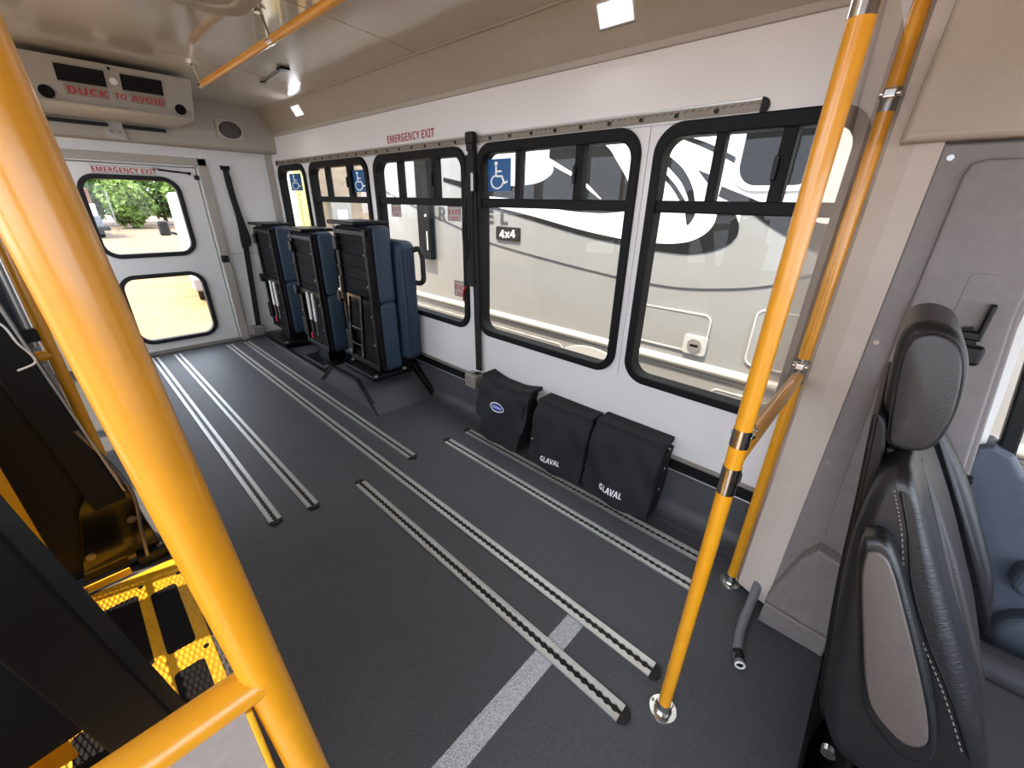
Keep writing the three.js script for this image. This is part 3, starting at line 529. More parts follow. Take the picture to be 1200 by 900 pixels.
// ---------------------------------------------------------------- shoulder belts
{
  const z = -1.765, t = thing('shoulder_belt', 'black shoulder belt hanging on the window wall between two windows', 'seat belt', [XR, 0, z]);
  obj('rail_fitting', [rbx(-0.045, -0.008, 1.545, 1.6, -0.028, 0.028, 0.01), rbx(-0.04, -0.01, 1.515, 1.55, -0.025, 0.025, 0.006)], M.black, t);
  obj('adjuster_sleeve', [toX(ext(spline([[-0.02, 1.54], [0.022, 1.54], [0.02, 1.42], [0.0, 1.34], [-0.015, 1.2], [-0.035, 1.15], [-0.05, 1.25], [-0.045, 1.38], [-0.022, 1.47]]), 0.016, 0.006, 2), -0.012)], M.web, t);
  obj('webbing', [bar([-0.022, 1.54, 0.004], [-0.02, 0.33, 0.03], 0.046, 0.006), bar([-0.03, 1.5, -0.012], [-0.028, 0.85, -0.012], 0.046, 0.006)], M.web, t);
  obj('strap_end', [bar([-0.034, 0.98, -0.014], [-0.036, 0.84, -0.01], 0.05, 0.012, [0, 0, 1], 0.004)], M.web, t);
  obj('hanging_loop', [tube([[-0.035, 1.3, -0.03], [-0.045, 1.15, -0.055], [-0.045, 1.05, -0.045], [-0.04, 1.02, -0.03], [-0.035, 1.1, -0.015], [-0.03, 1.3, -0.005]], 0.006, 40, 6)], M.web, t);
  obj('buckle', [rbx(-0.045, -0.025, 1.33, 1.42, 0.01, 0.03, 0.005)], M.steel, t);
  const r = obj('retractor', [rbx(-0.085, -0.012, 0.225, 0.315, -0.035, 0.065, 0.012, 4)], M.aluDull, t, 'grey metal retractor housing');
  obj('retractor_cap', [new THREE.CylinderGeometry(0.018, 0.018, 0.008, 20).translate(-0.045, 0.316, 0.0)], M.steel, r);
  obj('retractor_slot', [bx(-0.06, -0.014, 0.314, 0.317, 0.015, 0.055)], M.black, r);
}
{
  const t = thing('shoulder_belt', 'black shoulder belt hanging on the rear wall beside the emergency door', 'seat belt', [0, 0, ZR]);
  obj('top_anchor', [rbx(1.17, 1.24, 1.49, 1.525, 0.0, 0.016, 0.006), rbx(1.18, 1.225, 1.44, 1.5, 0.012, 0.03, 0.008)], M.black, t);
  for (const x of [1.175, 1.235]) obj('anchor_bolt', new THREE.CylinderGeometry(0.008, 0.008, 0.006, 10).rotateX(Math.PI / 2).translate(x, 1.52, 0.006), M.black, t);
  obj('wide_sleeve', [toZ(ext(spline([[1.18, 1.46], [1.225, 1.46], [1.232, 1.3], [1.25, 1.12], [1.275, 0.94], [1.262, 0.87], [1.2, 0.84], [1.19, 0.9], [1.198, 1.1], [1.185, 1.3]]), 0.012, 0.006, 2), 0.014)], M.web, t);
  obj('webbing', [bar([1.222, 0.88, 0.02], [1.168, 0.12, 0.03], 0.006, 0.046, [0, 0, 1])], M.web, t);
  obj('retractor', [rbx(1.1, 1.205, 0.03, 0.12, 0.0, 0.075, 0.012, 4)], M.aluDull, t, 'grey metal retractor housing');
}

// ---------------------------------------------------------------- partition of yellow poles behind the driver
{
  const zp = -0.132, xa = 0.791, xb = 1.374;
  const t = thing('pole_partition', 'pair of yellow partition poles joined by a crossbar with a clear panel', 'partition', [0, 0, 0]);
  const foot = (x, big) => [new THREE.CylinderGeometry(0.036, 0.038, 0.006, 28).translate(x, 0.003, zp), new THREE.CylinderGeometry(0.0195, 0.024, 0.035, 28).translate(x, 0.022, zp)];
  const p1 = obj('tall_pole', [rod([xa, 0.03, zp], [xa, 1.51, zp], 0.016, 32)], M.yellow, t);
  obj('chrome_top', [rod([xa, 1.505, zp], [xa, 1.99, zp], 0.0165, 32)], M.chrome, p1);
  obj('foot_flange', foot(xa), M.chrome, p1);
  for (let k = 0; k < 3; k++) obj('flange_screw', new THREE.CylinderGeometry(0.004, 0.004, 0.003, 8).translate(xa + 0.03 * Math.cos(k * 2.1 + 0.6), 0.007, zp + 0.03 * Math.sin(k * 2.1 + 0.6)), M.steel, p1);
  obj('chrome_sleeve', [rod([xa, 0.862, zp], [xa, 0.9, zp], 0.0172, 32)], M.chrome, p1); obj('chrome_sleeve', [rod([xa, 0.752, zp], [xa, 0.815, zp], 0.0172, 32)], M.chrome, p1);
  const p2 = obj('side_pole', [rod([xb, 0.03, zp], [xb, 1.93, zp], 0.016, 28)], M.yellow, t);
  obj('foot_flange', foot(xb), M.chrome, p2);
  obj('chrome_sleeve', [rod([xb, 0.815, zp], [xb, 0.89, zp], 0.0172, 24)], M.steel, p2); obj('chrome_sleeve', [rod([xb, 1.485, zp], [xb, 1.53, zp], 0.0172, 24)], M.steel, p2);
  const c = obj('crossbar', [rod([xa, 0.835, zp], [xb, 0.835, zp], 0.016, 24)], M.yellow, t);
  obj('clip_hook', [tube([[xa + 0.02, 0.8, zp + 0.004], [xa + 0.035, 0.785, zp + 0.012], [xa + 0.03, 0.765, zp + 0.012], [xa + 0.018, 0.77, zp + 0.006]], 0.003, 20, 6)], M.black, c);
  const sh = roundRect(xa + 0.022, 0.865, xb - 0.005, 1.6, 0.01);
  obj('clear_panel', toZ(new THREE.ShapeGeometry(sh), zp), M.acrylic, t, 'clear smoky acrylic panel');
  for (const [x, y] of [[xa + 0.03, 1.545], [xb - 0.03, 1.515], [xb - 0.03, 0.875], [xa + 0.04, 0.885]]) {
    const d = x < 1 ? -1 : 1;
    obj('panel_clamp', [rbx(x - 0.012, x + 0.012, y - 0.01, y + 0.01, zp - 0.012, zp + 0.012, 0.004), rod([x, y, zp], [x + d * 0.03, y, zp], 0.006, 10), rod([x, y, zp - 0.018], [x, y, zp + 0.018], 0.005, 10), new THREE.TorusGeometry(0.018, 0.004, 8, 24).rotateX(Math.PI / 2).translate(x + d * 0.03, y, zp)], M.chrome, t);
  }
  for (let k = 0; k < 4; k++) obj('print_mark', [bx(xa + 0.05, xa + 0.058, 1.5 - k * 0.012, 1.506 - k * 0.012, zp + 0.003, zp + 0.0035)], M.seam, t);
}
// ---------------------------------------------------------------- guard rails beside the lift
{
  const z = -0.3, t = thing('entry_guard_rail', 'thick yellow guard pole with crossbar and grey panel before the lift', 'guard rail', [0, 0, 0]);
  obj('tall_pole', [rod([0.064, 0, z], [-0.036, crown(0), z], 0.0159, 48)], M.yellow, t);
  const c = obj('crossbar', [rod([0.018, 0.905, z], [-0.69, 0.905, z], 0.0159, 40)], M.yellow, t);
  obj('grey_panel', [rbx(-0.68, 0.0, 0.1, 0.888, z - 0.006, z + 0.006, 0.003)], M.panelGrey, t);
  obj('panel_edge', [rbx(-0.002, 0.003, 0.1, 0.885, z - 0.009, z + 0.009, 0.002)], M.yellowWorn, t);
}
{
  const z = -1.9, x = -0.1, t = thing('rear_guard_rail', 'yellow guard pole with crossbar and clear panel behind the lift', 'guard rail', [0, 0, 0]);
  const p = obj('tall_pole', [rod([x, 0, z], [x, crown(x), z], 0.016, 28)], M.yellow, t);
  obj('foot_plate', [rbx(x - 0.05, x + 0.05, 0, 0.012, z - 0.05, z + 0.05, 0.003)], M.black, p);
  obj('crossbar', [rod([x, 0.81, z], [-0.69, 0.81, z], 0.016, 24)], M.yellow, t);
  obj('grey_panel', [rbx(-0.68, x - 0.018, 0.1, 0.79, z - 0.006, z + 0.006, 0.003)], M.panelGrey, t);
  obj('clear_panel', [new THREE.PlaneGeometry(0.55, 0.61).translate(-0.405, 1.145, z)], M.acrylic, t);
  obj('panel_edge', [bx(x - 0.031, x - 0.026, 0.84, 1.45, z - 0.003, z + 0.003)], M.alu, t);
  obj('panel_clamp', [rbx(x - 0.06, x - 0.01, 0.86, 0.9, z - 0.014, z + 0.02, 0.005)], M.black, t);
}
// ---------------------------------------------------------------- wheelchair lift
{
  const t = thing('wheelchair_lift', 'black and yellow wheelchair lift folded upright between the guard rails', 'wheelchair lift', [0, 0, 0]);
  const th = obj('threshold_plate', [rbx(-0.62, -0.012, 0.0, 0.004, -1.73, -0.62, 0.0015, 1)], M.yellowWorn, t, 'yellow threshold plate with black grip pads');
  for (const [x0, x1, z0, z1] of [[-0.118, -0.046, -1.588, -1.285], [-0.33, -0.148, -1.62, -1.285], [-0.118, -0.043, -1.205, -1.04], [-0.33, -0.148, -1.205, -0.9], [-0.56, -0.36, -1.62, -1.285], [-0.56, -0.36, -1.205, -0.9]])
    obj('grip_pad', toY(ext(roundRect(x0, -z1, x1, -z0, 0.014), 0.0012), 0.004), M.blackMatte, th);
  for (const [x, z] of [[-0.03, -1.63], [-0.03, -1.24], [-0.135, -1.65], [-0.04, -0.98]]) obj('rivet', new THREE.CylinderGeometry(0.007, 0.008, 0.003, 14).translate(x, 0.0052, z), M.black, th);
  obj('rear_flange', [rbx(-0.32, -0.145, 0.004, 0.034, -1.752, -1.746, 0.002, 1)], M.yellowLift, t);
  for (const x of [-0.3, -0.268]) obj('flange_bolt', new THREE.CylinderGeometry(0.009, 0.009, 0.008, 12).rotateX(Math.PI / 2).translate(x, 0.02, -1.743), M.steel, t);
  // rear tower
  const pl = spline([[-0.27, 0.01], [-0.25, 0.09], [-0.218, 0.22], [-0.2, 0.3], [-0.155, 0.36], [-0.105, 0.375], [-0.07, 0.34], [-0.058, 0.2], [-0.055, 0.02], [-0.16, 0.005]]);
  const bp = obj('tower_plate', [toZ(ext(pl, 0.02, 0.004), -1.81)], M.blackGloss, t, 'glossy black bearing plate');
  for (const [x, y] of [[-0.125, 0.334], [-0.222, 0.117], [-0.09, 0.2]]) obj('bolt_head', new THREE.CylinderGeometry(0.013, 0.014, 0.008, 16).rotateX(Math.PI / 2).translate(x, y, -1.786), M.steel, bp);
  obj('tower_foot', [rbx(-0.12, -0.02, 0.0, 0.05, -1.84, -1.76, 0.006)], M.black, t);
  obj('foot_bolt', [new THREE.CylinderGeometry(0.01, 0.01, 0.008, 12).translate(-0.05, 0.053, -1.78)], M.steel, t);
  obj('rear_tower', [bar([-0.12, 0.3, -1.8], [-0.24, 1.45, -1.8], 0.09, 0.085, [0, 0, 1], 0.008), bar([-0.25, 0.02, -1.845], [-0.34, 1.4, -1.845], 0.05, 0.22, [0, 0, 1], 0.008)], M.black, t);
  obj('edge_strip', [bar([-0.075, 0.34, -1.752], [-0.2, 1.45, -1.752], 0.004, 0.006)], M.alu, t);
  obj('hydraulic_line', [tube([[-0.09, 0.05, -1.75], [-0.075, 0.18, -1.752], [-0.06, 0.3, -1.76], [-0.075, 0.42, -1.77], [-0.12, 0.6, -1.75]], 0.006, 40, 8)], M.steel, t);
  obj('warning_cable', [tube([[-0.21, 0.98, -1.74], [-0.16, 0.96, -1.72], [-0.145, 0.9, -1.72], [-0.13, 0.84, -1.73], [-0.17, 0.82, -1.74]], 0.003, 40, 6)], M.whitePaint, t);
  // front tower, nearest the entrance
  obj('front_tower', [bar([-0.105, 0.1, -0.8], [-0.215, 1.05, -0.8], 0.1, 0.085, [0, 0, 1], 0.006)], M.black, t);
  obj('tower_cover', [bar([-0.21, 0.4, -0.86], [-0.32, 1.35, -0.9], 0.08, 0.2, [0, 0, 1], 0.02)], M.blackMatte, t);
  obj('lift_arm', [bar([-0.2, 0.3, -0.95], [-0.28, 1.3, -1.25], 0.05, 0.06, [1, 0, 0], 0.006)], M.black, t);
  obj('lift_arm', [bar([-0.26, 0.6, -1.0], [-0.3, 1.4, -1.4], 0.05, 0.05, [1, 0, 0], 0.006)], M.black, t);
  obj('pump_housing', [rbx(-0.62, -0.27, 0.45, 1.2, -1.05, -0.86, 0.02)], M.blackMatte, t);
  // folded platform: yellow frame with expanded metal
  const px = -0.4, pz0 = -1.75, pz1 = -0.9, py0 = 0.05, py1 = 1.25;
  const pf = obj('platform_frame', [bx(px - 0.015, px + 0.015, py0, py1, pz0 - 0.03, pz0), bx(px - 0.015, px + 0.015, py0, py1, pz1, pz1 + 0.03), bx(px - 0.015, px + 0.015, py0, py0 + 0.03, pz0, pz1), bx(px - 0.015, px + 0.015, py1 - 0.03, py1, pz0, pz1), bx(px - 0.006, px + 0.006, 0.66, 0.685, pz0, pz1), bx(px - 0.006, px + 0.006, py0, py1, -1.52, -1.49)], M.yellowLift, t);
  obj('side_plate', [bx(-0.325, -0.285, 0.06, 1.2, -1.715, -1.705)], M.yellowLift, t, 'yellow platform side plate');
  obj('side_plate', [bx(-0.42, -0.31, 0.04, 0.32, -1.12, -1.11)], M.yellowLift, t);
  obj('unseen_shade_plate', [rbx(-0.445, -0.425, 0.28, 1.0, -1.66, -1.38, 0.006)], M.black, t, 'solid black plate out of view, shading the threshold plate');  // out of view, placed to shade the middle of the threshold plate
  // expanded metal: diamond strands
  const strands = [], cz = 0.04, cy = 0.032;
  const stick = (y0, z0, y1, z1) => { const dy = y1 - y0, dz = z1 - z0, l = Math.hypot(dy, dz); const g = new THREE.BoxGeometry(0.0012, l, 0.0045); g.deleteAttribute('uv'); g.rotateX(Math.atan2(dz, dy)); return g.translate(px, (y0 + y1) / 2, (z0 + z1) / 2); };
  for (let y = py0 + 0.03, r = 0; y < py1 - 0.03; y += cy / 2, r++) for (let z = pz0 + (r % 2) * cz / 2; z < pz1 - 0.001; z += cz) {
    const ze = Math.min(z + cz / 2, pz1);
    strands.push(stick(y, z, y + cy / 2, ze));
    if (z > pz0) strands.push(stick(y, z, y + cy / 2, z - cz / 2));
  }
  const mesh = new THREE.Mesh(mergeGeometries(strands.map((g) => g.toNonIndexed())), M.yellowLift); mesh.name = 'expanded_metal_deck'; mesh.castShadow = mesh.receiveShadow = true; mesh.userData.kind = 'stuff'; t.add(mesh);
}
// ---------------------------------------------------------------- wheel arch
{
  const t = structGroup('trim_11', 'low grey wheel arch box with black edge strips');
  const s = poly([[-3.05, 0.001], [-2.2, 0.001], [-2.45, 0.178], [-2.83, 0.165]]);
  obj('arch_body', [toX(ext(s, 0.465), XR - 0.005)], M.floor, t);
  const edge = [[1.135, 0, -2.21], [1.135, 0.182, -2.452], [1.135, 0.17, -2.83], [1.135, 0.006, -3.04]];
  for (let k = 0; k < 3; k++) obj('edge_strip', [bar(edge[k], edge[k + 1], 0.03, 0.008, [1, 0, 0], 0.002), bar(edge[k].map((v, i) => v - (i === 0 ? 0.008 : i === 1 ? 0.008 : 0)), edge[k + 1].map((v, i) => v - (i === 0 ? 0.008 : i === 1 ? 0.008 : 0)), 0.005, 0.026, [1, 0, 0])], M.black, t);
  obj('wall_strip', [bar([1.59, 0.004, -2.18], [1.59, 0.215, -2.46], 0.05, 0.012, [1, 0, 0], 0.003), bar([1.55, 0.004, -2.19], [1.55, 0.18, -2.45], 0.02, 0.012, [1, 0, 0], 0.003)], M.black, t);
}
// ---------------------------------------------------------------- folded seats
function foldedSeat(label, z, y, opt) {
  const t = thing('folded_seat', label, 'folding seat', [1.285, y, z], opt.group);
  const H = opt.h ?? 0.93, D = 0.42;
  // tray on the aisle side with ribs and linkages
  obj('seat_pan', [rbx(0.0, 0.06, 0.012, H - 0.012, -D + 0.0, -0.012, 0.01)], M.blackMatte, t);
  obj('pan_frame', [rbx(-0.022, 0.012, 0.01, H - 0.02, -0.05, -0.02, 0.005), rbx(-0.022, 0.012, 0.01, H - 0.02, -D, -D + 0.035, 0.005), rbx(-0.02, 0.012, H - 0.06, H - 0.03, -D, -0.02, 0.005), rbx(-0.02, 0.012, 0.01, 0.05, -D, -0.02, 0.005), rbx(-0.018, 0.012, H / 2 - 0.02, H / 2 + 0.02, -D, -0.02, 0.005)], M.black, t);
  for (let k = 0; k < 5; k++) obj('pan_rib', [rbx(-0.012, 0.01, 0.55 * H + k * 0.075, 0.55 * H + 0.016 + k * 0.075, -D + 0.05, -0.07, 0.004)], M.blackMatte, t);
  const cu = (y0, y1, name) => obj(name, [rbx(0.018, 0.15, y0, y1, -D - 0.01, 0, 0.035, 6)], M.blue, t, 'dark blue vinyl cushion');
  const c1 = cu(0.0, H / 2 + 0.005, 'seat_cushion'), c2 = cu(H / 2 - 0.005, H, 'seat_cushion');
  obj('piping', [tube([[0.035, 0.03, 0.003], [0.03, 0.25 * H, 0.004], [0.03, H * 0.47, 0.003]], 0.003, 20, 6)], M.blueDark, c1);
  obj('piping', [tube([[0.035, H - 0.03, 0.003], [0.03, 0.75 * H, 0.004], [0.03, H * 0.53, 0.003]], 0.003, 20, 6)], M.blueDark, c2);
  obj('top_flap', [rbx(-0.05, 0.2, H - 0.002, H + 0.022, -D - 0.02, -0.09, 0.01, 3)], M.black, t);
  // backrest against the wall with upright ribs
  const b = obj('backrest', [rbx(0.155, 0.3, opt.by0 ?? 0.08, H - 0.09, -D, 0.035, 0.05, 6)], M.blueDark, t, 'ribbed dark blue backrest');
  for (let k = 0; k < 4; k++) obj('rib', [rod([0.178 + k * 0.028, 0.14, 0.03], [0.178 + k * 0.028, H - 0.15, 0.03], 0.012, 8)], M.blueDark, b);
  if (opt.handle) obj('grab_handle', [tube([[0.27, 0.78, 0.02], [0.3, 0.79, 0.05], [0.3, 0.755, 0.085], [0.3, 0.66, 0.09], [0.3, 0.6, 0.085], [0.3, 0.575, 0.05], [0.27, 0.58, 0.02]], 0.017, 60, 12)], M.rubber, t, 'black looped grab handle');
  if (opt.struts) for (const dz of [-0.16, -0.25]) { const g = obj('gas_strut', [rod([-0.028, 0.24, dz], [-0.028, 0.46, dz + 0.012], 0.011, 14)], M.whitePaint, t, 'bright metal gas strut'); obj('strut_rod', [rod([-0.028, 0.12, dz - 0.005], [-0.028, 0.24, dz], 0.006, 10)], M.chrome, g); }
  for (let k = 0; k < 9; k++) obj('bolt', new THREE.CylinderGeometry(0.008, 0.008, 0.01, 10).rotateZ(Math.PI / 2).translate(-0.027, 0.1 + k * 0.095, (k % 2 ? -0.038 : -D + 0.02)), M.steel, t);
  obj('hinge_plate', [rbx(-0.045, -0.02, 0.1, 0.24, -D + 0.02, -D + 0.1, 0.008), rbx(-0.05, -0.02, H * 0.46, H * 0.54, -D - 0.03, -D + 0.02, 0.01), rbx(-0.04, -0.02, H - 0.16, H - 0.08, -D, -D + 0.05, 0.008)], M.black, t);
  if (opt.legs) {
    obj('folded_leg', [bar([-0.035, 0.06, -0.36], [-0.04, 0.5, -0.28], 0.02, 0.016), bar([-0.035, 0.06, -0.2], [-0.04, 0.5, -0.12], 0.02, 0.016), bar([-0.04, 0.5, -0.29], [-0.04, 0.5, -0.11], 0.016, 0.02, [1, 0, 0]), bar([-0.036, 0.28, -0.33], [-0.036, 0.28, -0.15], 0.012, 0.012, [1, 0, 0]), bar([-0.036, 0.16, -0.34], [-0.036, 0.16, -0.18], 0.012, 0.012, [1, 0, 0])], M.blackGloss, t, 'black folded leg frame');
    obj('lock_bracket', [rbx(-0.04, -0.015, 0.45, 0.52, -0.43, -0.4, 0.006), rod([-0.03, 0.6, -0.4], [-0.03, 0.45, -0.405], 0.008, 10)], M.chrome, t);
  } else obj('lock_lever', [rbx(-0.035, -0.02, 0.07, 0.12, -0.3, -0.27, 0.006)], M.red, t);
  // stand
  obj('base', [rbx(-0.09, 0.2, -y + opt.floor, -y + opt.floor + 0.03, -D + 0.02, 0.02, 0.006), rbx(0.0, 0.14, -y + opt.floor, 0.03, -0.3, -0.1, 0.01)], M.black, t);
  for (const [x, dz] of [[-0.07, 0.012], [0.15, 0.012]]) obj('base_bolt', new THREE.CylinderGeometry(0.013, 0.014, 0.012, 14).translate(x, -y + opt.floor + 0.035, dz - 0.01), M.alu, t);
  return t;
}
foldedSeat('folded blue vinyl seat on the wheel arch with a black grab handle', -2.35, 0.21, { legs: true, handle: true, floor: 0.176, by0: 0.05, group: 'folded blue seats along the window wall' });
foldedSeat('folded blue vinyl seat between two others, bright struts showing', -3.13, 0.15, { struts: true, floor: 0.03, h: 0.91, group: 'folded blue seats along the window wall' });
foldedSeat('folded blue vinyl seat by the rear wall, bright struts showing', -3.95, 0.13, { struts: true, floor: 0.03, h: 0.93, group: 'folded blue seats along the window wall' });
{
  const t = thing('seat_mounting_rail', 'low black steel rail on the floor under the folded seats', 'mounting rail', [0, 0, 0]);
  obj('rail', [rbx(1.17, 1.2, 0, 0.03, -4.42, -3.05, 0.004), rbx(1.44, 1.47, 0, 0.03, -4.42, -3.05, 0.004)], M.black, t);
  obj('rail_edge', [bx(1.168, 1.17, 0.0, 0.032, -4.42, -3.05)], M.steel, t);
  const s = thing('folded_seat', 'folded dark blue seat standing beyond the rear guard panel on the lift side', 'folding seat', [-0.6, 0.1, -2.5]);
  obj('seat_cushion', [rbx(0, 0.16, 0.3, 1.1, -0.42, 0, 0.035, 5)], M.blue, s); obj('backrest', [rbx(0.16, 0.42, 0.28, 1.15, -0.42, 0.02, 0.04, 5)], M.blueDark, s);
  obj('base', [rbx(0.05, 0.35, -0.1, 0.32, -0.36, -0.06, 0.01)], M.black, s);
}
// ---------------------------------------------------------------- black storage bags
function softBox(w, h, d, fn, seg = [10, 12, 6]) {
  // x across (width along world Z), y up, z = depth towards the aisle
  let g = new THREE.BoxGeometry(w, h, d, seg[0], seg[1], seg[2]); g.deleteAttribute('uv'); g.deleteAttribute('normal'); g = mergeVertices(g);
  const p = g.attributes.position, uv = [];
  for (let i = 0; i < p.count; i++) { const v = fn(V(p.getX(i), p.getY(i), p.getZ(i))); p.setXYZ(i, v.x, v.y, v.z); uv.push(v.x * 2, v.y * 2); }
  g.setAttribute('uv', new THREE.Float32BufferAttribute(uv, 2)); g.computeVertexNormals(); return toCreasedNormals(g, 0.9);
}
function bag(label, z, o) {
  const t = thing('storage_bag', label, 'bag', [1.53, 0, z], 'black belt storage bags against the window wall');
  t.rotation.y = -Math.PI / 2;               // local +z faces the aisle, local +x runs towards the front
  const W = o.w, H = o.h, lean = o.lean ?? 0.065, BW = o.bw ?? W;
  const wob = (v, a) => a * (Math.sin(v.x * 23 + o.s) * Math.cos(v.y * 17 + o.s * 2) + 0.6 * Math.sin(v.x * 41 + v.y * 31 + o.s * 3));
  const place = (v) => { const k = v.y / H; return V(v.x, v.y, v.z + 0.052 - lean * k + 0.0); };
  const body = softBox(BW, H - 0.02, 0.085, (v) => { v.y += (H - 0.02) / 2 + 0.012; const k = v.y / H; if (Math.abs(v.x) > BW / 2 - 0.001) v.x *= 1 - 0.06 * Math.sin(k * 3.1) * (v.z > 0 ? 1 : 0); if (v.z > 0) v.z += 0.022 * Math.cos(v.x / W * 3) * (1.1 - k) + wob(v, 0.007); return place(v); });
  obj('bag_body', body, M.bag, t);
  const fh = o.flap;
  const flap = softBox(W + 0.012, fh, 0.016, (v) => { v.y += H - fh / 2 + 0.01; const k = (v.y - (H - fh)) / fh; const edge = o.dip ? -o.dip * Math.max(0, Math.sin((v.x / W + 0.5) * Math.PI)) * Math.max(0, k - 0.75) * 4 : 0; v.y += edge; v.z += 0.0535 + 0.028 * Math.cos(v.x / W * 2.6) * (1.15 - v.y / H) + wob(v, 0.008) - 0.02 * Math.max(0, k - 0.8) * 5; return place(v); }, [14, 14, 2]);
  const f = obj('flap', flap, M.bag, t);
  obj('top_fold', softBox(W + 0.008, 0.02, 0.1, (v) => { v.y += H + 0.002; v.z += 0.0; if (o.dip) v.y -= o.dip * Math.sin((v.x / W + 0.5) * Math.PI) * 0.8; return place(v); }, [12, 2, 6]), M.bag, f);
  obj('side_gusset', softBox(0.012, H - 0.06, 0.105, (v) => { v.x += BW / 2 + 0.004; v.y += H / 2; v.z += 0.004 + 0.008 * Math.sin(v.y * 30); return place(v); }, [2, 10, 6]), M.bag, t);
  for (const [x, y, zz] of o.snaps) { const q = place(V(x, y, zz)); obj('snap_button', new THREE.SphereGeometry(0.006, 10, 8).translate(q.x, q.y, q.z), M.alu, t); }
  const n = (x, y, e) => { const k = y / H; return place(V(x, y, 0.0635 + 0.028 * Math.cos(x / W * 2.6) * (1.15 - k) + e)); };
  const [lx, ly, lw, lh] = o.logo;
  // lettering bends with the flap
  const g = new THREE.PlaneGeometry(lw, lh, 10, 2), p = g.attributes.position;
  for (let i = 0; i < p.count; i++) { const x = lx + p.getX(i), y = ly + p.getY(i); const q = n(x, y, 0.007 + wob(V(x, y, 0), 0.008)); p.setXYZ(i, q.x, q.y, q.z); }
  g.computeVertexNormals();
  const tex = o.oval ? canvasTex(256, 128, (c, w, h) => { c.clearRect(0, 0, w, h); c.fillStyle = '#ffffff'; c.beginPath(); c.ellipse(w / 2, h / 2, w / 2 - 2, h / 2 - 2, 0, 0, 7); c.fill(); c.fillStyle = '#10132a'; c.beginPath(); c.ellipse(w / 2, h / 2, w / 2 - 14, h / 2 - 14, 0, 0, 7); c.fill(); c.fillStyle = '#2b3c9c'; c.beginPath(); c.ellipse(w / 2, h / 2, w / 2 - 22, h / 2 - 22, 0, 0, 7); c.fill(); c.fillStyle = '#e9ecff'; c.font = 'bold 38px sans-serif'; c.textAlign = 'center'; c.textBaseline = 'middle'; c.setTransform(0.86, 0, 0, 1, 18, 0); c.fillText("Q'STRAINT", w / 2, h / 2 + 2); })
    : canvasTex(256, 64, (c, w, h) => { c.clearRect(0, 0, w, h); c.fillStyle = '#f2f2f2'; c.font = 'bold 62px sans-serif'; c.textAlign = 'center'; c.textBaseline = 'middle'; c.setTransform(0.95, 0, 0, 1, 7, 0); c.fillText('GLAVAL', w / 2, h / 2 + 2); });
  const m = obj('lettering', g, std({ map: tex, transparent: true, alphaTest: 0.5, roughness: 0.7, side: THREE.DoubleSide }), f);
  return t;
}
bag('black storage bag with a blue oval badge beside the belt retractor', -1.425, { w: 0.36, bw: 0.3, h: 0.36, flap: 0.235, s: 1, dip: 0.035, oval: true, logo: [-0.005, 0.235, 0.11, 0.05], snaps: [] });
bag('black storage bag lettered GLAVAL, the middle one of three', -1.02, { w: 0.315, h: 0.345, flap: 0.3, s: 2.3, logo: [0.0, 0.095, 0.13, 0.036], snaps: [[-0.155, 0.14, 0.06], [0.166, 0.2, 0.03], [0.166, 0.12, 0.03]] });
bag('black storage bag lettered GLAVAL nearest the yellow partition poles', -0.67, { w: 0.32, h: 0.362, flap: 0.32, s: 4.1, logo: [-0.005, 0.1, 0.14, 0.04], snaps: [[0.169, 0.34, 0.0], [0.169, 0.25, 0.0], [0.169, 0.15, 0.0]] });

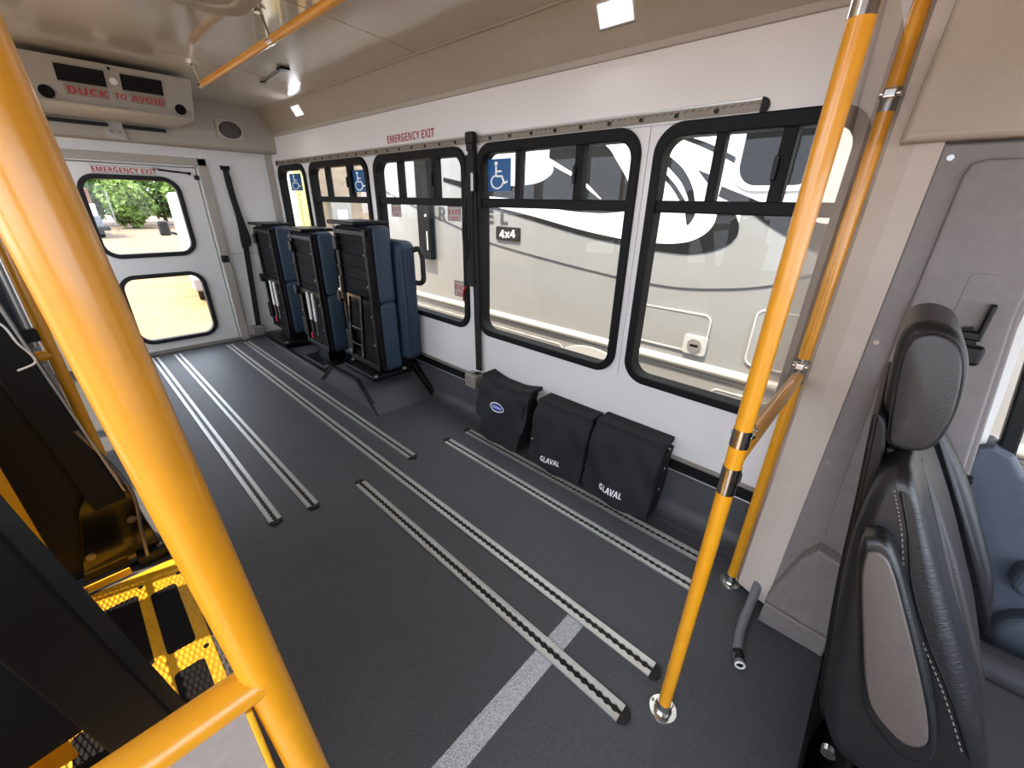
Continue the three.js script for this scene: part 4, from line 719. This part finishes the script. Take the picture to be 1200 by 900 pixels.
// ---------------------------------------------------------------- driver seat
{
  const t = thing('driver_seat', "black leather driver's seat with a folded-up padded armrest", 'seat', [0, 0, 0]);
  const X0 = 0.775, X1 = 1.2;
  const P = (list, X = 0.78) => list.map(([a, b]) => { const v = onX(a, b, X); return [v.z, v.y]; });
  const back = P([[1050, 553], [1027, 566], [1007, 608], [988, 670], [972, 760], [962, 840], [985, 895], [1060, 925], [1150, 930], [1158, 890], [1140, 815], [1112, 715], [1090, 625], [1080, 582], [1068, 558]]);
  obj('backrest', [toX(soft(spline(back), X1 - X0 - 0.08, 0.04, 7, 0.0005), X1)], M.leather, t);
  const shell = P([[1020, 494], [1030, 490], [1037, 515], [1024, 600], [992, 700], [976, 800], [966, 850], [958, 830], [966, 760], [980, 680], [1000, 592]], 0.82);
  obj('back_shell', [toX(ext(spline(shell), 0.34, 0.004), 1.18)], M.black, t);
  // seat face and far bolster seen past the near edge
  const bol2 = P([[1076, 560], [1105, 600], [1150, 690], [1180, 780], [1200, 880], [1170, 930], [1100, 690]]);
  obj('side_bolster', [toX(soft(spline(bol2), 0.03, 0.02, 6), X1 + 0.02)], M.leather, t);
  const mid = P([[1072, 570], [1095, 620], [1122, 700], [1145, 790], [1165, 890], [1140, 930], [1090, 700]]);
  obj('seat_face', [toX(soft(spline(mid), 0.2, 0.015, 5), X1 - 0.06)], M.leatherHead, t);
  const seam = P([[1052, 575], [1060, 620], [1065, 683], [1084, 750], [1110, 815], [1132, 885]], X0).map(([z, y]) => [X0 - 0.0015, y, z + 0.004]);
  obj('piping', [tube(seam, 0.0022, 60, 6)], M.black, t);
  for (let k = 0; k < 46; k++) { const c = new THREE.CatmullRomCurve3(seam.map((p) => V(...p))), a = c.getPoint(k / 46), b = c.getPoint((k + 0.55) / 46); a.x = b.x = X0 - 0.002; obj('stitch', [rod(a.add(V(0, 0, -0.008)), b.add(V(0, 0, -0.008)), 0.0014, 5)], M.stitch, t); }
  // headrest
  const hp = P([[1032, 490], [1035, 525], [1060, 534], [1092, 532], [1122, 495], [1137, 440], [1130, 400], [1112, 384], [1085, 379], [1060, 388], [1046, 420]], 0.86);
  const hr = obj('headrest', [toX(soft(spline(hp), 0.17, 0.028, 8), 1.09)], M.leather, t);
  const hs = P([[1043, 495], [1042, 520], [1062, 528], [1088, 527], [1115, 492], [1128, 440], [1123, 408], [1108, 395], [1088, 392], [1068, 400], [1056, 425]], 0.852);
  obj('side_panel', [toX(soft(spline(hs), 0.004, 0.006, 5, 0.006), 0.872)], M.leatherHead, hr);
  obj('piping', [tube(hs.map(([z, y]) => [0.864, y, z]), 0.003, 90, 8, true)], M.leather, hr);
  obj('post_cover', [rbx(0.87, 0.93, 0.892, 0.916, 0.062, 0.1, 0.01)], M.black, t);
  obj('headrest_post', [rod([0.93, 0.86, 0.075], [0.93, 0.97, 0.068], 0.007, 12)], M.chrome, t);
  // folded-up armrest on the aisle side
  const ar = P([[1012, 632], [1003, 665], [1004, 740], [1008, 815], [1020, 850], [1060, 893], [1092, 895], [1098, 862], [1088, 800], [1066, 710], [1050, 655], [1035, 634]], 0.735);
  const a = obj('armrest', [toX(soft(spline(ar), 0.02, 0.014, 7), 0.782)], M.leather, t, 'padded armrest folded up');
  const ai = P([[1015, 652], [1009, 680], [1010, 745], [1014, 812], [1026, 845], [1058, 878], [1084, 882], [1088, 858], [1078, 800], [1058, 718], [1044, 670], [1030, 652]], 0.72);
  obj('armrest_pad', [toX(soft(spline(ai), 0.004, 0.006, 6, 0.004), 0.745)], M.leatherPanel, a);
  obj('armrest_piping', [tube(ai.map(([z, y]) => [0.736, y, z]), 0.003, 120, 8, true)], M.black, a);
  // cushion and base
  obj('seat_cushion', [rbx(X0 + 0.02, X1 + 0.02, 0.16, 0.33, 0.24, 0.8, 0.05, 5)], M.leather, t);
  obj('cushion_bolster', [rbx(X0 - 0.005, X0 + 0.08, 0.18, 0.37, 0.3, 0.8, 0.035, 5), rbx(X1 - 0.05, X1 + 0.04, 0.18, 0.37, 0.3, 0.8, 0.035, 5)], M.leather, t);
  obj('base_frame', [rbx(X0 + 0.02, X1, -0.28, 0.17, 0.22, 0.72, 0.02)], M.black, t);
  obj('side_shield', [rbx(X0 - 0.01, X0 + 0.02, 0.0, 0.25, 0.2, 0.6, 0.008)], M.black, t);
  obj('pivot_bolt', [new THREE.CylinderGeometry(0.012, 0.012, 0.012, 16).rotateZ(Math.PI / 2).translate(X0 - 0.012, 0.3, 0.17)], M.chrome, t);
}
// belt anchor bar beside the seat
{
  const p = onX(1118, 560, 1.33), t = thing('seat_belt_buckle', 'dark seat belt stalk between driver seat and door', 'seat belt', [p.x, p.y, p.z]);
  obj('stalk', [bar([0, -0.2, 0.01], [0, 0.0, 0], 0.03, 0.012, [0, 0, 1], 0.004)], M.web, t); obj('clip', [rbx(-0.01, 0.012, -0.02, 0.015, -0.03, 0.03, 0.005)], M.black, t);
}
// conduit hose out of the pillar
{
  const a = onY(884, 703, 0.02), b = onY(866, 790, 0.02);
  const t = thing('conduit_hose', 'grey conduit hose lying on the floor out of the pillar', 'hose', [0, 0, 0]);
  const c = [[1.37, 0.08, -0.05], [1.3, 0.04, -0.048], [1.2, 0.016, -0.046], [1.1, 0.015, -0.03], [1.06, 0.015, -0.012]];
  obj('hose', [tube(c, 0.0145, 60, 16)], std({ color: '#6f6f72', roughness: 0.45 }), t);
  obj('hose_ring', [new THREE.TorusGeometry(0.0125, 0.003, 10, 24).rotateY(Math.PI / 2).rotateY(0.4).translate(1.058, 0.0155, -0.011)], M.whitePaint, t);
  obj('tape_band', [tube([[1.1, 0.015, -0.03], [1.085, 0.015, -0.023], [1.07, 0.015, -0.016]], 0.0155, 8, 16)], M.black, t);
  obj('hose_core', [new THREE.SphereGeometry(0.009, 12, 8).scale(0.5, 1, 1).translate(1.06, 0.0155, -0.012)], M.black, t);
}

// ---------------------------------------------------------------- outside: yard, motorhome, trees, vehicles
const GY = -0.75;
{
  const g = structGroup('ground', 'sunlit tan concrete yard behind the bus');
  const mc = std({ map: grainTex(128, 102, 66, 0.24, 0.25, 0.5), roughness: 0.95 }), mg = std({ map: grainTex(104, 88, 70, 0.3, 0.35, 0.7), roughness: 1 });
  const slab = (x0, x1, z0, z1, m, dy = 0) => { const b = bx(x0, x1, GY - 0.3, GY + dy, z0, z1), u = b.attributes.uv, p = b.attributes.position; for (let i = 0; i < p.count; i++) u.setXY(i, p.getX(i), p.getZ(i)); return obj('concrete_slab', b, m, g); };
  for (const [z0, z1] of [[-6.6, 12], [-11.3, -6.63], [-15.9, -11.33]]) slab(-14, 14, z0, z1, mc);
  const far = slab(-60, 60, -70, -15.93, mg, -0.01); far.name = 'gravel_field';
  obj('joint_fill', [bx(-14, 14, GY - 0.2, GY - 0.02, -15.95, -6.6)], M.seam, g);
}
// motorhome alongside; its graphics are applied vinyl shapes traced on its side plane
{
  const X = 2.7, t = thing('motorhome', 'pale grey motorhome with black swoosh graphics parked beside the bus', 'motorhome', [0, 0, 0]);
  const mBody = phy({ map: grainTex(134, 136, 136, 0.03, 1), roughness: 0.4, clearcoat: 0.3 }), mWhite = phy({ color: '#f3f4f2', roughness: 0.35 }), mDark = phy({ map: grainTex(30, 31, 32, 0.12, 3), roughness: 0.85, specularIntensity: 0.2 }), mGrey = phy({ color: '#8b8d8e', roughness: 0.4 }), mGlass = phy({ color: '#0e1012', roughness: 0.4, specularIntensity: 0.25 }), mPale = phy({ color: '#b4bcc6', roughness: 0.4 }), mRim = phy({ color: '#a9abaa', roughness: 0.45 }), mLine = phy({ color: '#3d4043', roughness: 0.5 });
  obj('body', [rbx(X, X + 2.3, GY + 0.45, 2.9, -4.78, 4.5, 0.06, 4)], mBody, t);
  obj('skirt', [rbx(X + 0.02, X + 2.28, GY + 0.2, GY + 0.5, -4.75, 4.4, 0.03)], mBody, t);
  for (const z of [-3.7, 2.6]) obj('wheel', [new THREE.CylinderGeometry(0.4, 0.4, 0.28, 32).rotateZ(Math.PI / 2).translate(X + 0.18, GY + 0.4, z)], M.rubber, t);
  const S = (pts, close = true) => spline(pts.map(([a, b]) => { const v = onX(a, b, X); return [v.z, v.y]; }));
  const Pl = (pts) => poly(pts.map(([a, b]) => { const v = onX(a, b, X); return [v.z, v.y]; }));
  let lay = 0;
  const vinyl = (name, sh, m, h) => obj(name, toX(ext(sh, (h ?? 0.003) + 0.004), X + 0.002), m, t);
  // strip between two pixel curves
  const band = (name, top, bottom, m, h) => { const c1 = new THREE.SplineCurve(top.map((p) => new THREE.Vector2(...p))).getPoints(40), c2 = new THREE.SplineCurve(bottom.map((p) => new THREE.Vector2(...p))).getPoints(40).reverse(); return vinyl(name, Pl([...c1, ...c2].map((v) => [v.x, v.y])), m, h); };
  vinyl('white_field', Pl([[560, 120], [1010, 110], [1010, 262], [940, 262], [890, 250], [868, 252], [860, 282], [815, 290], [760, 288], [740, 284], [700, 275], [640, 258], [600, 247], [560, 238]]), mWhite, 0.001);
  band('swoosh_stripe', [[540, 232], [575, 241], [620, 252], [680, 269], [735, 281], [770, 285], [800, 284.5], [822, 277], [836, 264], [841, 248]], [[540, 234], [575, 244], [620, 257], [680, 275], [735, 288], [770, 294], [810, 298], [845, 291], [862, 279], [866, 264], [862, 250]], mDark, 0.003);
  vinyl('swoosh_field', S([[645, 172], [690, 160], [712, 172], [724, 190], [736, 212], [743, 236], [736, 246], [712, 249.5], [690, 249], [660, 246], [630, 240], [600, 233], [560, 228], [545, 222], [566, 217.5], [600, 218], [628, 215], [645, 206], [649, 197], [644, 188]]), mDark, 0.003);
  band('pale_edge', [[612, 172], [630, 177], [650, 189], [671, 202]], [[612, 176], [626, 180], [648, 194], [670, 206]], mWhite, 0.005);
  band('pale_edge', [[683, 211], [692, 219], [705, 233]], [[683, 211], [689, 221], [704, 233.5]], mWhite, 0.005);
  vinyl('pale_lobe', S([[585, 177], [612, 178], [638, 187], [649, 197], [643, 206], [628, 213], [606, 217.5], [580, 218], [560, 217], [560, 178]]), mPale, 0.0045);
  band('swoosh_stripe', [[775, 172], [784, 182], [801, 198], [812, 220], [815, 242]], [[770, 180], [780, 192], [797, 211], [805, 228], [808, 242]], mDark, 0.003);
  band('swoosh_stripe', [[770, 192], [779, 202], [792, 217], [805, 238]], [[768, 199], [777, 208], [789, 222], [799, 240]], mDark, 0.003);
  vinyl('swoosh_tip', S([[803, 248], [814, 248], [813, 255], [806, 264], [804, 257]]), mDark, 0.003);
  band('swoosh_stripe', [[800, 158], [820, 164], [840, 172], [866, 186]], [[800, 163], [818, 170], [838, 179], [866, 194]], mDark, 0.003);
  vinyl('swoosh_tip', Pl([[818, 199], [836, 206], [829, 214]]), mDark, 0.003);
  band('swoosh_stripe', [[846, 218], [880, 232], [930, 252], [1000, 272]], [[842, 230], [876, 247], [920, 276], [1000, 318]], mDark, 0.003);
  for (const [a, b] of [[[[440, 217], [452, 224], [490, 244], [545, 270], [570, 283], [650, 306], [730, 326], [760, 332], [800, 337.5], [850, 338.5], [900, 335], [950, 322], [1000, 304]], 1.3]])
    band('pinstripe', a.map(([x, y]) => [x, y - b / 2]), a.map(([x, y]) => [x, y + b / 2 + 0.5]), mLine, 0.003);
  band('grey_stripe', [[520, 208], [545, 214], [560, 220]], [[520, 213], [545, 221], [560, 227]], mDark, 0.003);
  // lettering and badge
  const letter = (ch, x0, x1, y0, y1, skew) => { const q = [onX(x0, y1, X), onX(x1, y1 + skew, X), onX(x1, y0 + skew, X), onX(x0, y0, X)].map((v) => V(X - 0.006, v.y, v.z)); printed('body_lettering', q, canvasTex(96, 128, (g, w, h) => { g.clearRect(0, 0, w, h); g.fillStyle = '#3c3f42'; g.font = 'bold 150px sans-serif'; g.textAlign = 'center'; g.textBaseline = 'middle'; g.fillText(ch, w / 2, h / 2 + 4); }), t, true); };
  letter('R', 513, 523, 240, 259, 1); letter('A', 497, 508, 239, 258, 1); letter('E', 567, 581, 243, 262, 1); letter('L', 584, 597, 244, 263, 1);
  const bd = obj('badge', toX(ext(roundRect(onX(582.5, 274, X).z, onX(596, 282, X).y, onX(610, 274, X).z, onX(596, 266, X).y, 0.015), 0.012, 0.003), X), mDark, t);
  { const q = [[584, 281], [608.5, 281], [608.5, 267], [584, 267]].map(([a, b]) => { const v = onX(a, b, X); return V(X - 0.017, v.y, v.z); }); printed('badge_lettering', q, canvasTex(160, 80, (g, w, h) => { g.clearRect(0, 0, w, h); g.fillStyle = '#f0f0ee'; g.font = 'bold 74px sans-serif'; g.textAlign = 'center'; g.textBaseline = 'middle'; g.fillText('4x4', w / 2, h / 2); }), bd, true); }
  // windows of the motorhome
  const win = (x0, y0, x1, y1, r) => { const a = onX(x0, y1, X), b = onX(x1, y0, X); const z0 = Math.min(a.z, b.z), z1 = Math.max(a.z, b.z), ya = Math.min(a.y, b.y), yb = Math.max(a.y, b.y); const w = obj('window', toX(ext(roundRect(z0, ya, z1, yb, r), 0.012, 0.003), X), mGlass, t); const f = roundRect(z0 - 0.03, ya - 0.03, z1 + 0.03, yb + 0.03, r + 0.025); f.holes.push(roundRect(z0, ya, z1, yb, r, THREE.Path)); obj('window_rim', toX(ext(f, 0.016, 0.003), X), mPale, w); };
  win(863, 120, 985, 218, 0.1);
  // rub rail and lower compartments
  obj('rub_rail', [rod([X, 0.31, -4.7], [X, 0.31, 4.2], 0.032, 16)], mRim, t);
  obj('rub_rail_lip', [rod([X + 0.002, 0.262, -4.7], [X + 0.002, 0.262, 4.2], 0.012, 10)], mBody, t);
  const hatch = (z0, z1, y0, y1) => { const f = roundRect(z0, y0, z1, y1, 0.05); f.holes.push(roundRect(z0 + 0.012, y0 + 0.012, z1 - 0.012, y1 - 0.012, 0.04, THREE.Path)); const h = obj('hatch', toX(ext(roundRect(z0, y0, z1, y1, 0.05), 0.006, 0.002), X), mBody, t); obj('hatch_rim', toX(ext(f, 0.01, 0.002), X), mRim, h); return h; };
  const h1 = hatch(-1.33, -0.78, 0.395, 0.66);
  const c = onX(815, 404, X);
  obj('latch_plate', [toX(ext(roundRect(c.z - 0.075, c.y - 0.065, c.z + 0.075, c.y + 0.065, 0.02), 0.012, 0.004), X - 0.006)], mRim, h1);
  obj('latch_ring', [new THREE.CylinderGeometry(0.045, 0.05, 0.02, 28).rotateZ(Math.PI / 2).translate(X - 0.02, c.y, c.z)], M.chrome, h1);
  obj('latch_slot', [bx(X - 0.034, X - 0.028, c.y - 0.008, c.y + 0.008, c.z - 0.025, c.z + 0.025)], M.black, h1);
  hatch(-4.2, -1.9, -0.1, 0.2); hatch(-0.7, 0.5, -0.1, 0.2); hatch(-0.55, 0.1, 0.4, 0.75);
  for (const zc of [-1.62]) { const f = new THREE.Shape(); f.absarc(zc, -0.25, 0.5, 0, Math.PI); const hO = new THREE.Path(); hO.absarc(zc, -0.25, 0.47, 0, Math.PI); f.holes.push(hO); obj('wheel_arch', toX(ext(f, 0.02, 0.004), X), mRim, t); }
  // awning arm: dark channel hanging on the side
  const aT = onX(493, 150, X), aB = onX(505, 303, X);
  obj('awning_arm', [rbx(X - 0.07, X - 0.005, aB.y, 2.5, aB.z - 0.1, aB.z + 0.1, 0.01)], mDark, t, 'dark grey awning arm');
  for (const y of [1.15, 1.75]) obj('arm_bolt', [new THREE.CylinderGeometry(0.012, 0.012, 0.01, 12).rotateZ(Math.PI / 2).translate(X - 0.074, y, aB.z + 0.05)], mWhite, t);
  obj('arm_slot', [bx(X - 0.0715, X - 0.07, 0.82, 1.0, aB.z + 0.045, aB.z + 0.06)], mWhite, t);
}
// beyond the motorhome: tan block wall with a meter box, yellow post, white pole
{
  const Z = -17, w = thing('block_building', 'tan block building with grey meter box seen past the folded seats', 'building', [0, GY, Z]);
  const mt = std({ map: grainTex(124, 110, 92, 0.25, 0.7, 0.5), roughness: 0.95 });
  obj('wall', [bx(4.6, 15, 0, 4.6, -4, 0)], mt, w); obj('lower_band', [bx(4.58, 15, 0, 0.5, -3.9, 0.03)], std({ color: '#c9b691', roughness: 0.9 }), w);
  obj('meter_box', [rbx(7.75, 8.55, 1.1, 2.15, 0, 0.2, 0.02)], std({ color: '#7e7c76', roughness: 0.7 }), w); obj('meter_face', [rbx(7.95, 8.35, 1.2, 1.65, 0.2, 0.22, 0.01)], M.whitePaint, w);
  obj('roof_edge', [bx(4.5, 15.1, 4.6, 4.8, -4.1, 0.2)], M.whitePaint, w);
  const p = thing('yellow_column', 'tall pale yellow canopy column seen through the narrow rear corner window', 'column', [0, GY, -8.5]);
  obj('shaft', [rbx(3.28, 3.62, 0.1, 4.2, -0.3, 0.0, 0.02)], std({ color: '#e6d07a', roughness: 0.6 }), p);
  obj('edge_strip', [rbx(3.22, 3.285, 0.1, 4.2, -0.28, 0.01, 0.01)], std({ color: '#e8e4d2', roughness: 0.6 }), p);
  obj('joint', [bx(3.34, 3.35, 0.1, 4.2, -0.002, 0.003)], M.seam, p);
  obj('plinth', [rbx(3.18, 3.7, 0, 0.12, -0.36, 0.06, 0.02)], M.trimGrey, p);
}
// white van behind the bus
{
  const t = thing('white_van', 'white van with a dark door mirror parked behind the bus', 'van', [1.68 - 1.8 * Math.cos(0.17), GY, -10.2 - 1.8 * Math.sin(0.17)]);
  t.rotation.y = -0.17;
  const mw = phy({ color: '#eef0f0', roughness: 0.3, clearcoat: 0.6 });
  const prof = spline([[0.3, 0.35], [0.32, 0.9], [0.2, 1.1], [-0.5, 1.28], [-1.2, 1.95], [-1.6, 2.08], [-4.8, 2.1], [-5.2, 1.9], [-5.3, 0.5], [-5.1, 0.35]]);
  obj('body', [toX(ext(prof, 1.5, 0.08, 4), 3.35)], mw, t);
  obj('side_window', [toX(ext(poly([[-0.72, 1.32], [-1.75, 1.3], [-1.75, 1.85], [-1.25, 1.86]]), 0.01), 1.85)], M.blackGloss, t);
  obj('mirror', [rbx(1.5, 1.68, 1.3, 1.58, -0.75, -0.62, 0.04), rod([1.66, 1.36, -0.68], [1.86, 1.3, -0.7], 0.025, 10)], M.black, t, 'dark door mirror');
  for (const z of [-0.75, -4.2]) for (const x of [1.95, 3.25]) { const w = obj('wheel', [new THREE.CylinderGeometry(0.36, 0.36, 0.24, 28).rotateZ(Math.PI / 2).translate(x, 0.36, z)], M.rubber, t); obj('rim', [new THREE.CylinderGeometry(0.2, 0.2, 0.25, 20).rotateZ(Math.PI / 2).translate(x, 0.36, z)], M.alu, w); }
  obj('front_bumper', [rbx(1.8, 3.4, 0.35, 0.6, 0.22, 0.42, 0.04)], M.cabTrim, t); obj('headlamp', [rbx(1.84, 2.1, 0.78, 0.95, 0.2, 0.35, 0.03)], M.glassTint, t);
  const k = thing('parked_pickup', 'dark parked truck with a brown load far behind the bus', 'truck', [1.0, GY, -30]);
  obj('body', [rbx(-1, 1, 0.45, 1.05, -5, 0, 0.05)], std({ color: '#5a6168', roughness: 0.5 }), k); obj('load', [rbx(-0.9, 0.9, 1.6, 2.3, -2.6, -0.3, 0.05)], std({ color: '#6a4438', roughness: 0.8 }), k);
  obj('load_bed', [rbx(-0.95, 0.95, 1.05, 1.6, -2.7, -0.1, 0.03)], std({ color: '#d5d6d4', roughness: 0.6 }), k); obj('bumper', [rbx(-1.05, 1.2, 0.35, 0.55, -0.05, 0.15, 0.03)], M.black, k);
  for (const x of [-0.85, 0.85]) for (const z of [-0.8, -4]) obj('wheel', [new THREE.CylinderGeometry(0.36, 0.36, 0.25, 20).rotateZ(Math.PI / 2).translate(x, 0.36, z)], M.rubber, k);
}
// wire fence and trees at the back of the yard
{
  const f = thing('wire_fence', 'thin wire fence in front of the trees', 'fence', [0, GY, -36]);
  for (let x = -6; x <= 18; x += 3) obj('post', [rod([x, 0, 0], [x, 2.2, 0], 0.035, 8)], M.steel, f);
  for (let k = 0; k < 7; k++) obj('wire', [rod([-6, 0.3 + k * 0.3, 0], [18, 0.3 + k * 0.3, 0], 0.006, 5)], M.black, f);
  const mats = ['#4c6a1c', '#66822a', '#324c16', '#7d9438'].map((c) => phy({ color: c, roughness: 0.7, transmission: 0.35, thickness: 0, side: THREE.DoubleSide }));
  const bark = std({ color: '#4a3a2b', roughness: 0.9 });
  const leafGeo = (n, R, H, base) => {
    const pos = [], nor = [];
    for (let i = 0; i < n; i++) {
      const a = rr(0, 6.283), u = rr(-1, 1), r = Math.cbrt(rr(0.35, 1)), lump = 0.8 + 0.2 * Math.sin(a * 3 + base) * Math.cos(u * 4 + base);
      const c = V(R * r * lump * Math.cos(a) * Math.sqrt(1 - u * u), H / 2 + H / 2 * u * r * lump, R * r * lump * Math.sin(a) * Math.sqrt(1 - u * u));
      const s = rr(0.14, 0.3), d = V(rr(-1, 1), rr(-1, 1), rr(-1, 1)).normalize(), e = V(rr(-1, 1), rr(-1, 1), rr(-1, 1)).cross(d).normalize();
      const q = [c.clone().addScaledVector(d, s), c.clone().addScaledVector(e, s * 0.5), c.clone().addScaledVector(d, -s), c.clone().addScaledVector(e, -s * 0.5)];
      const n0 = d.clone().cross(e); for (const k of [0, 1, 2, 0, 2, 3]) { pos.push(q[k].x, q[k].y, q[k].z); nor.push(n0.x, n0.y, n0.z); }
    }
    const g = new THREE.BufferGeometry(); g.setAttribute('position', new THREE.Float32BufferAttribute(pos, 3)); g.setAttribute('normal', new THREE.Float32BufferAttribute(nor, 3)); g.setAttribute('uv', new THREE.Float32BufferAttribute(new Float32Array(pos.length / 3 * 2), 2)); return g;
  };
  const kinds = ['low yellow green bush right behind the wire fence', 'mid height bright green tree standing behind the low bushes', 'tall dark green tree rising at the back of the trees'];
  [[0.6, -38.6, 1.6, 3.6, 0], [4.1, -38.6, 1.6, 3.2, 0], [7.6, -38.6, 1.6, 3.8, 0], [-1.2, -42.3, 1.8, 6.2, 1], [2.6, -42.3, 1.8, 6.6, 1], [6.4, -42.3, 1.8, 6, 1], [10.2, -42.3, 1.8, 6.8, 1], [0.6, -46.6, 2, 9, 2], [4.8, -46.6, 2, 9.6, 2], [9, -46.6, 2, 9, 2], [13.2, -46.6, 2, 9.5, 2]].forEach(([x, z, R, H, k], i) => {
    const t = thing(k ? 'tree' : 'bush', kinds[k], k ? 'tree' : 'bush', [x, GY, z], ['low bushes behind the fence', 'mid height trees', 'tall trees at the back'][k]);
    obj('trunk', [rod([0, 0, 0], [0.1, H * 0.6, 0.1], 0.14, 8, 0.06)], bark, t);
    const m = obj('foliage', leafGeo(2600 + 600 * k, R, H, i), mats[[1, 0, 2][k]], t);
  });
}
renderer.render(scene, camera);
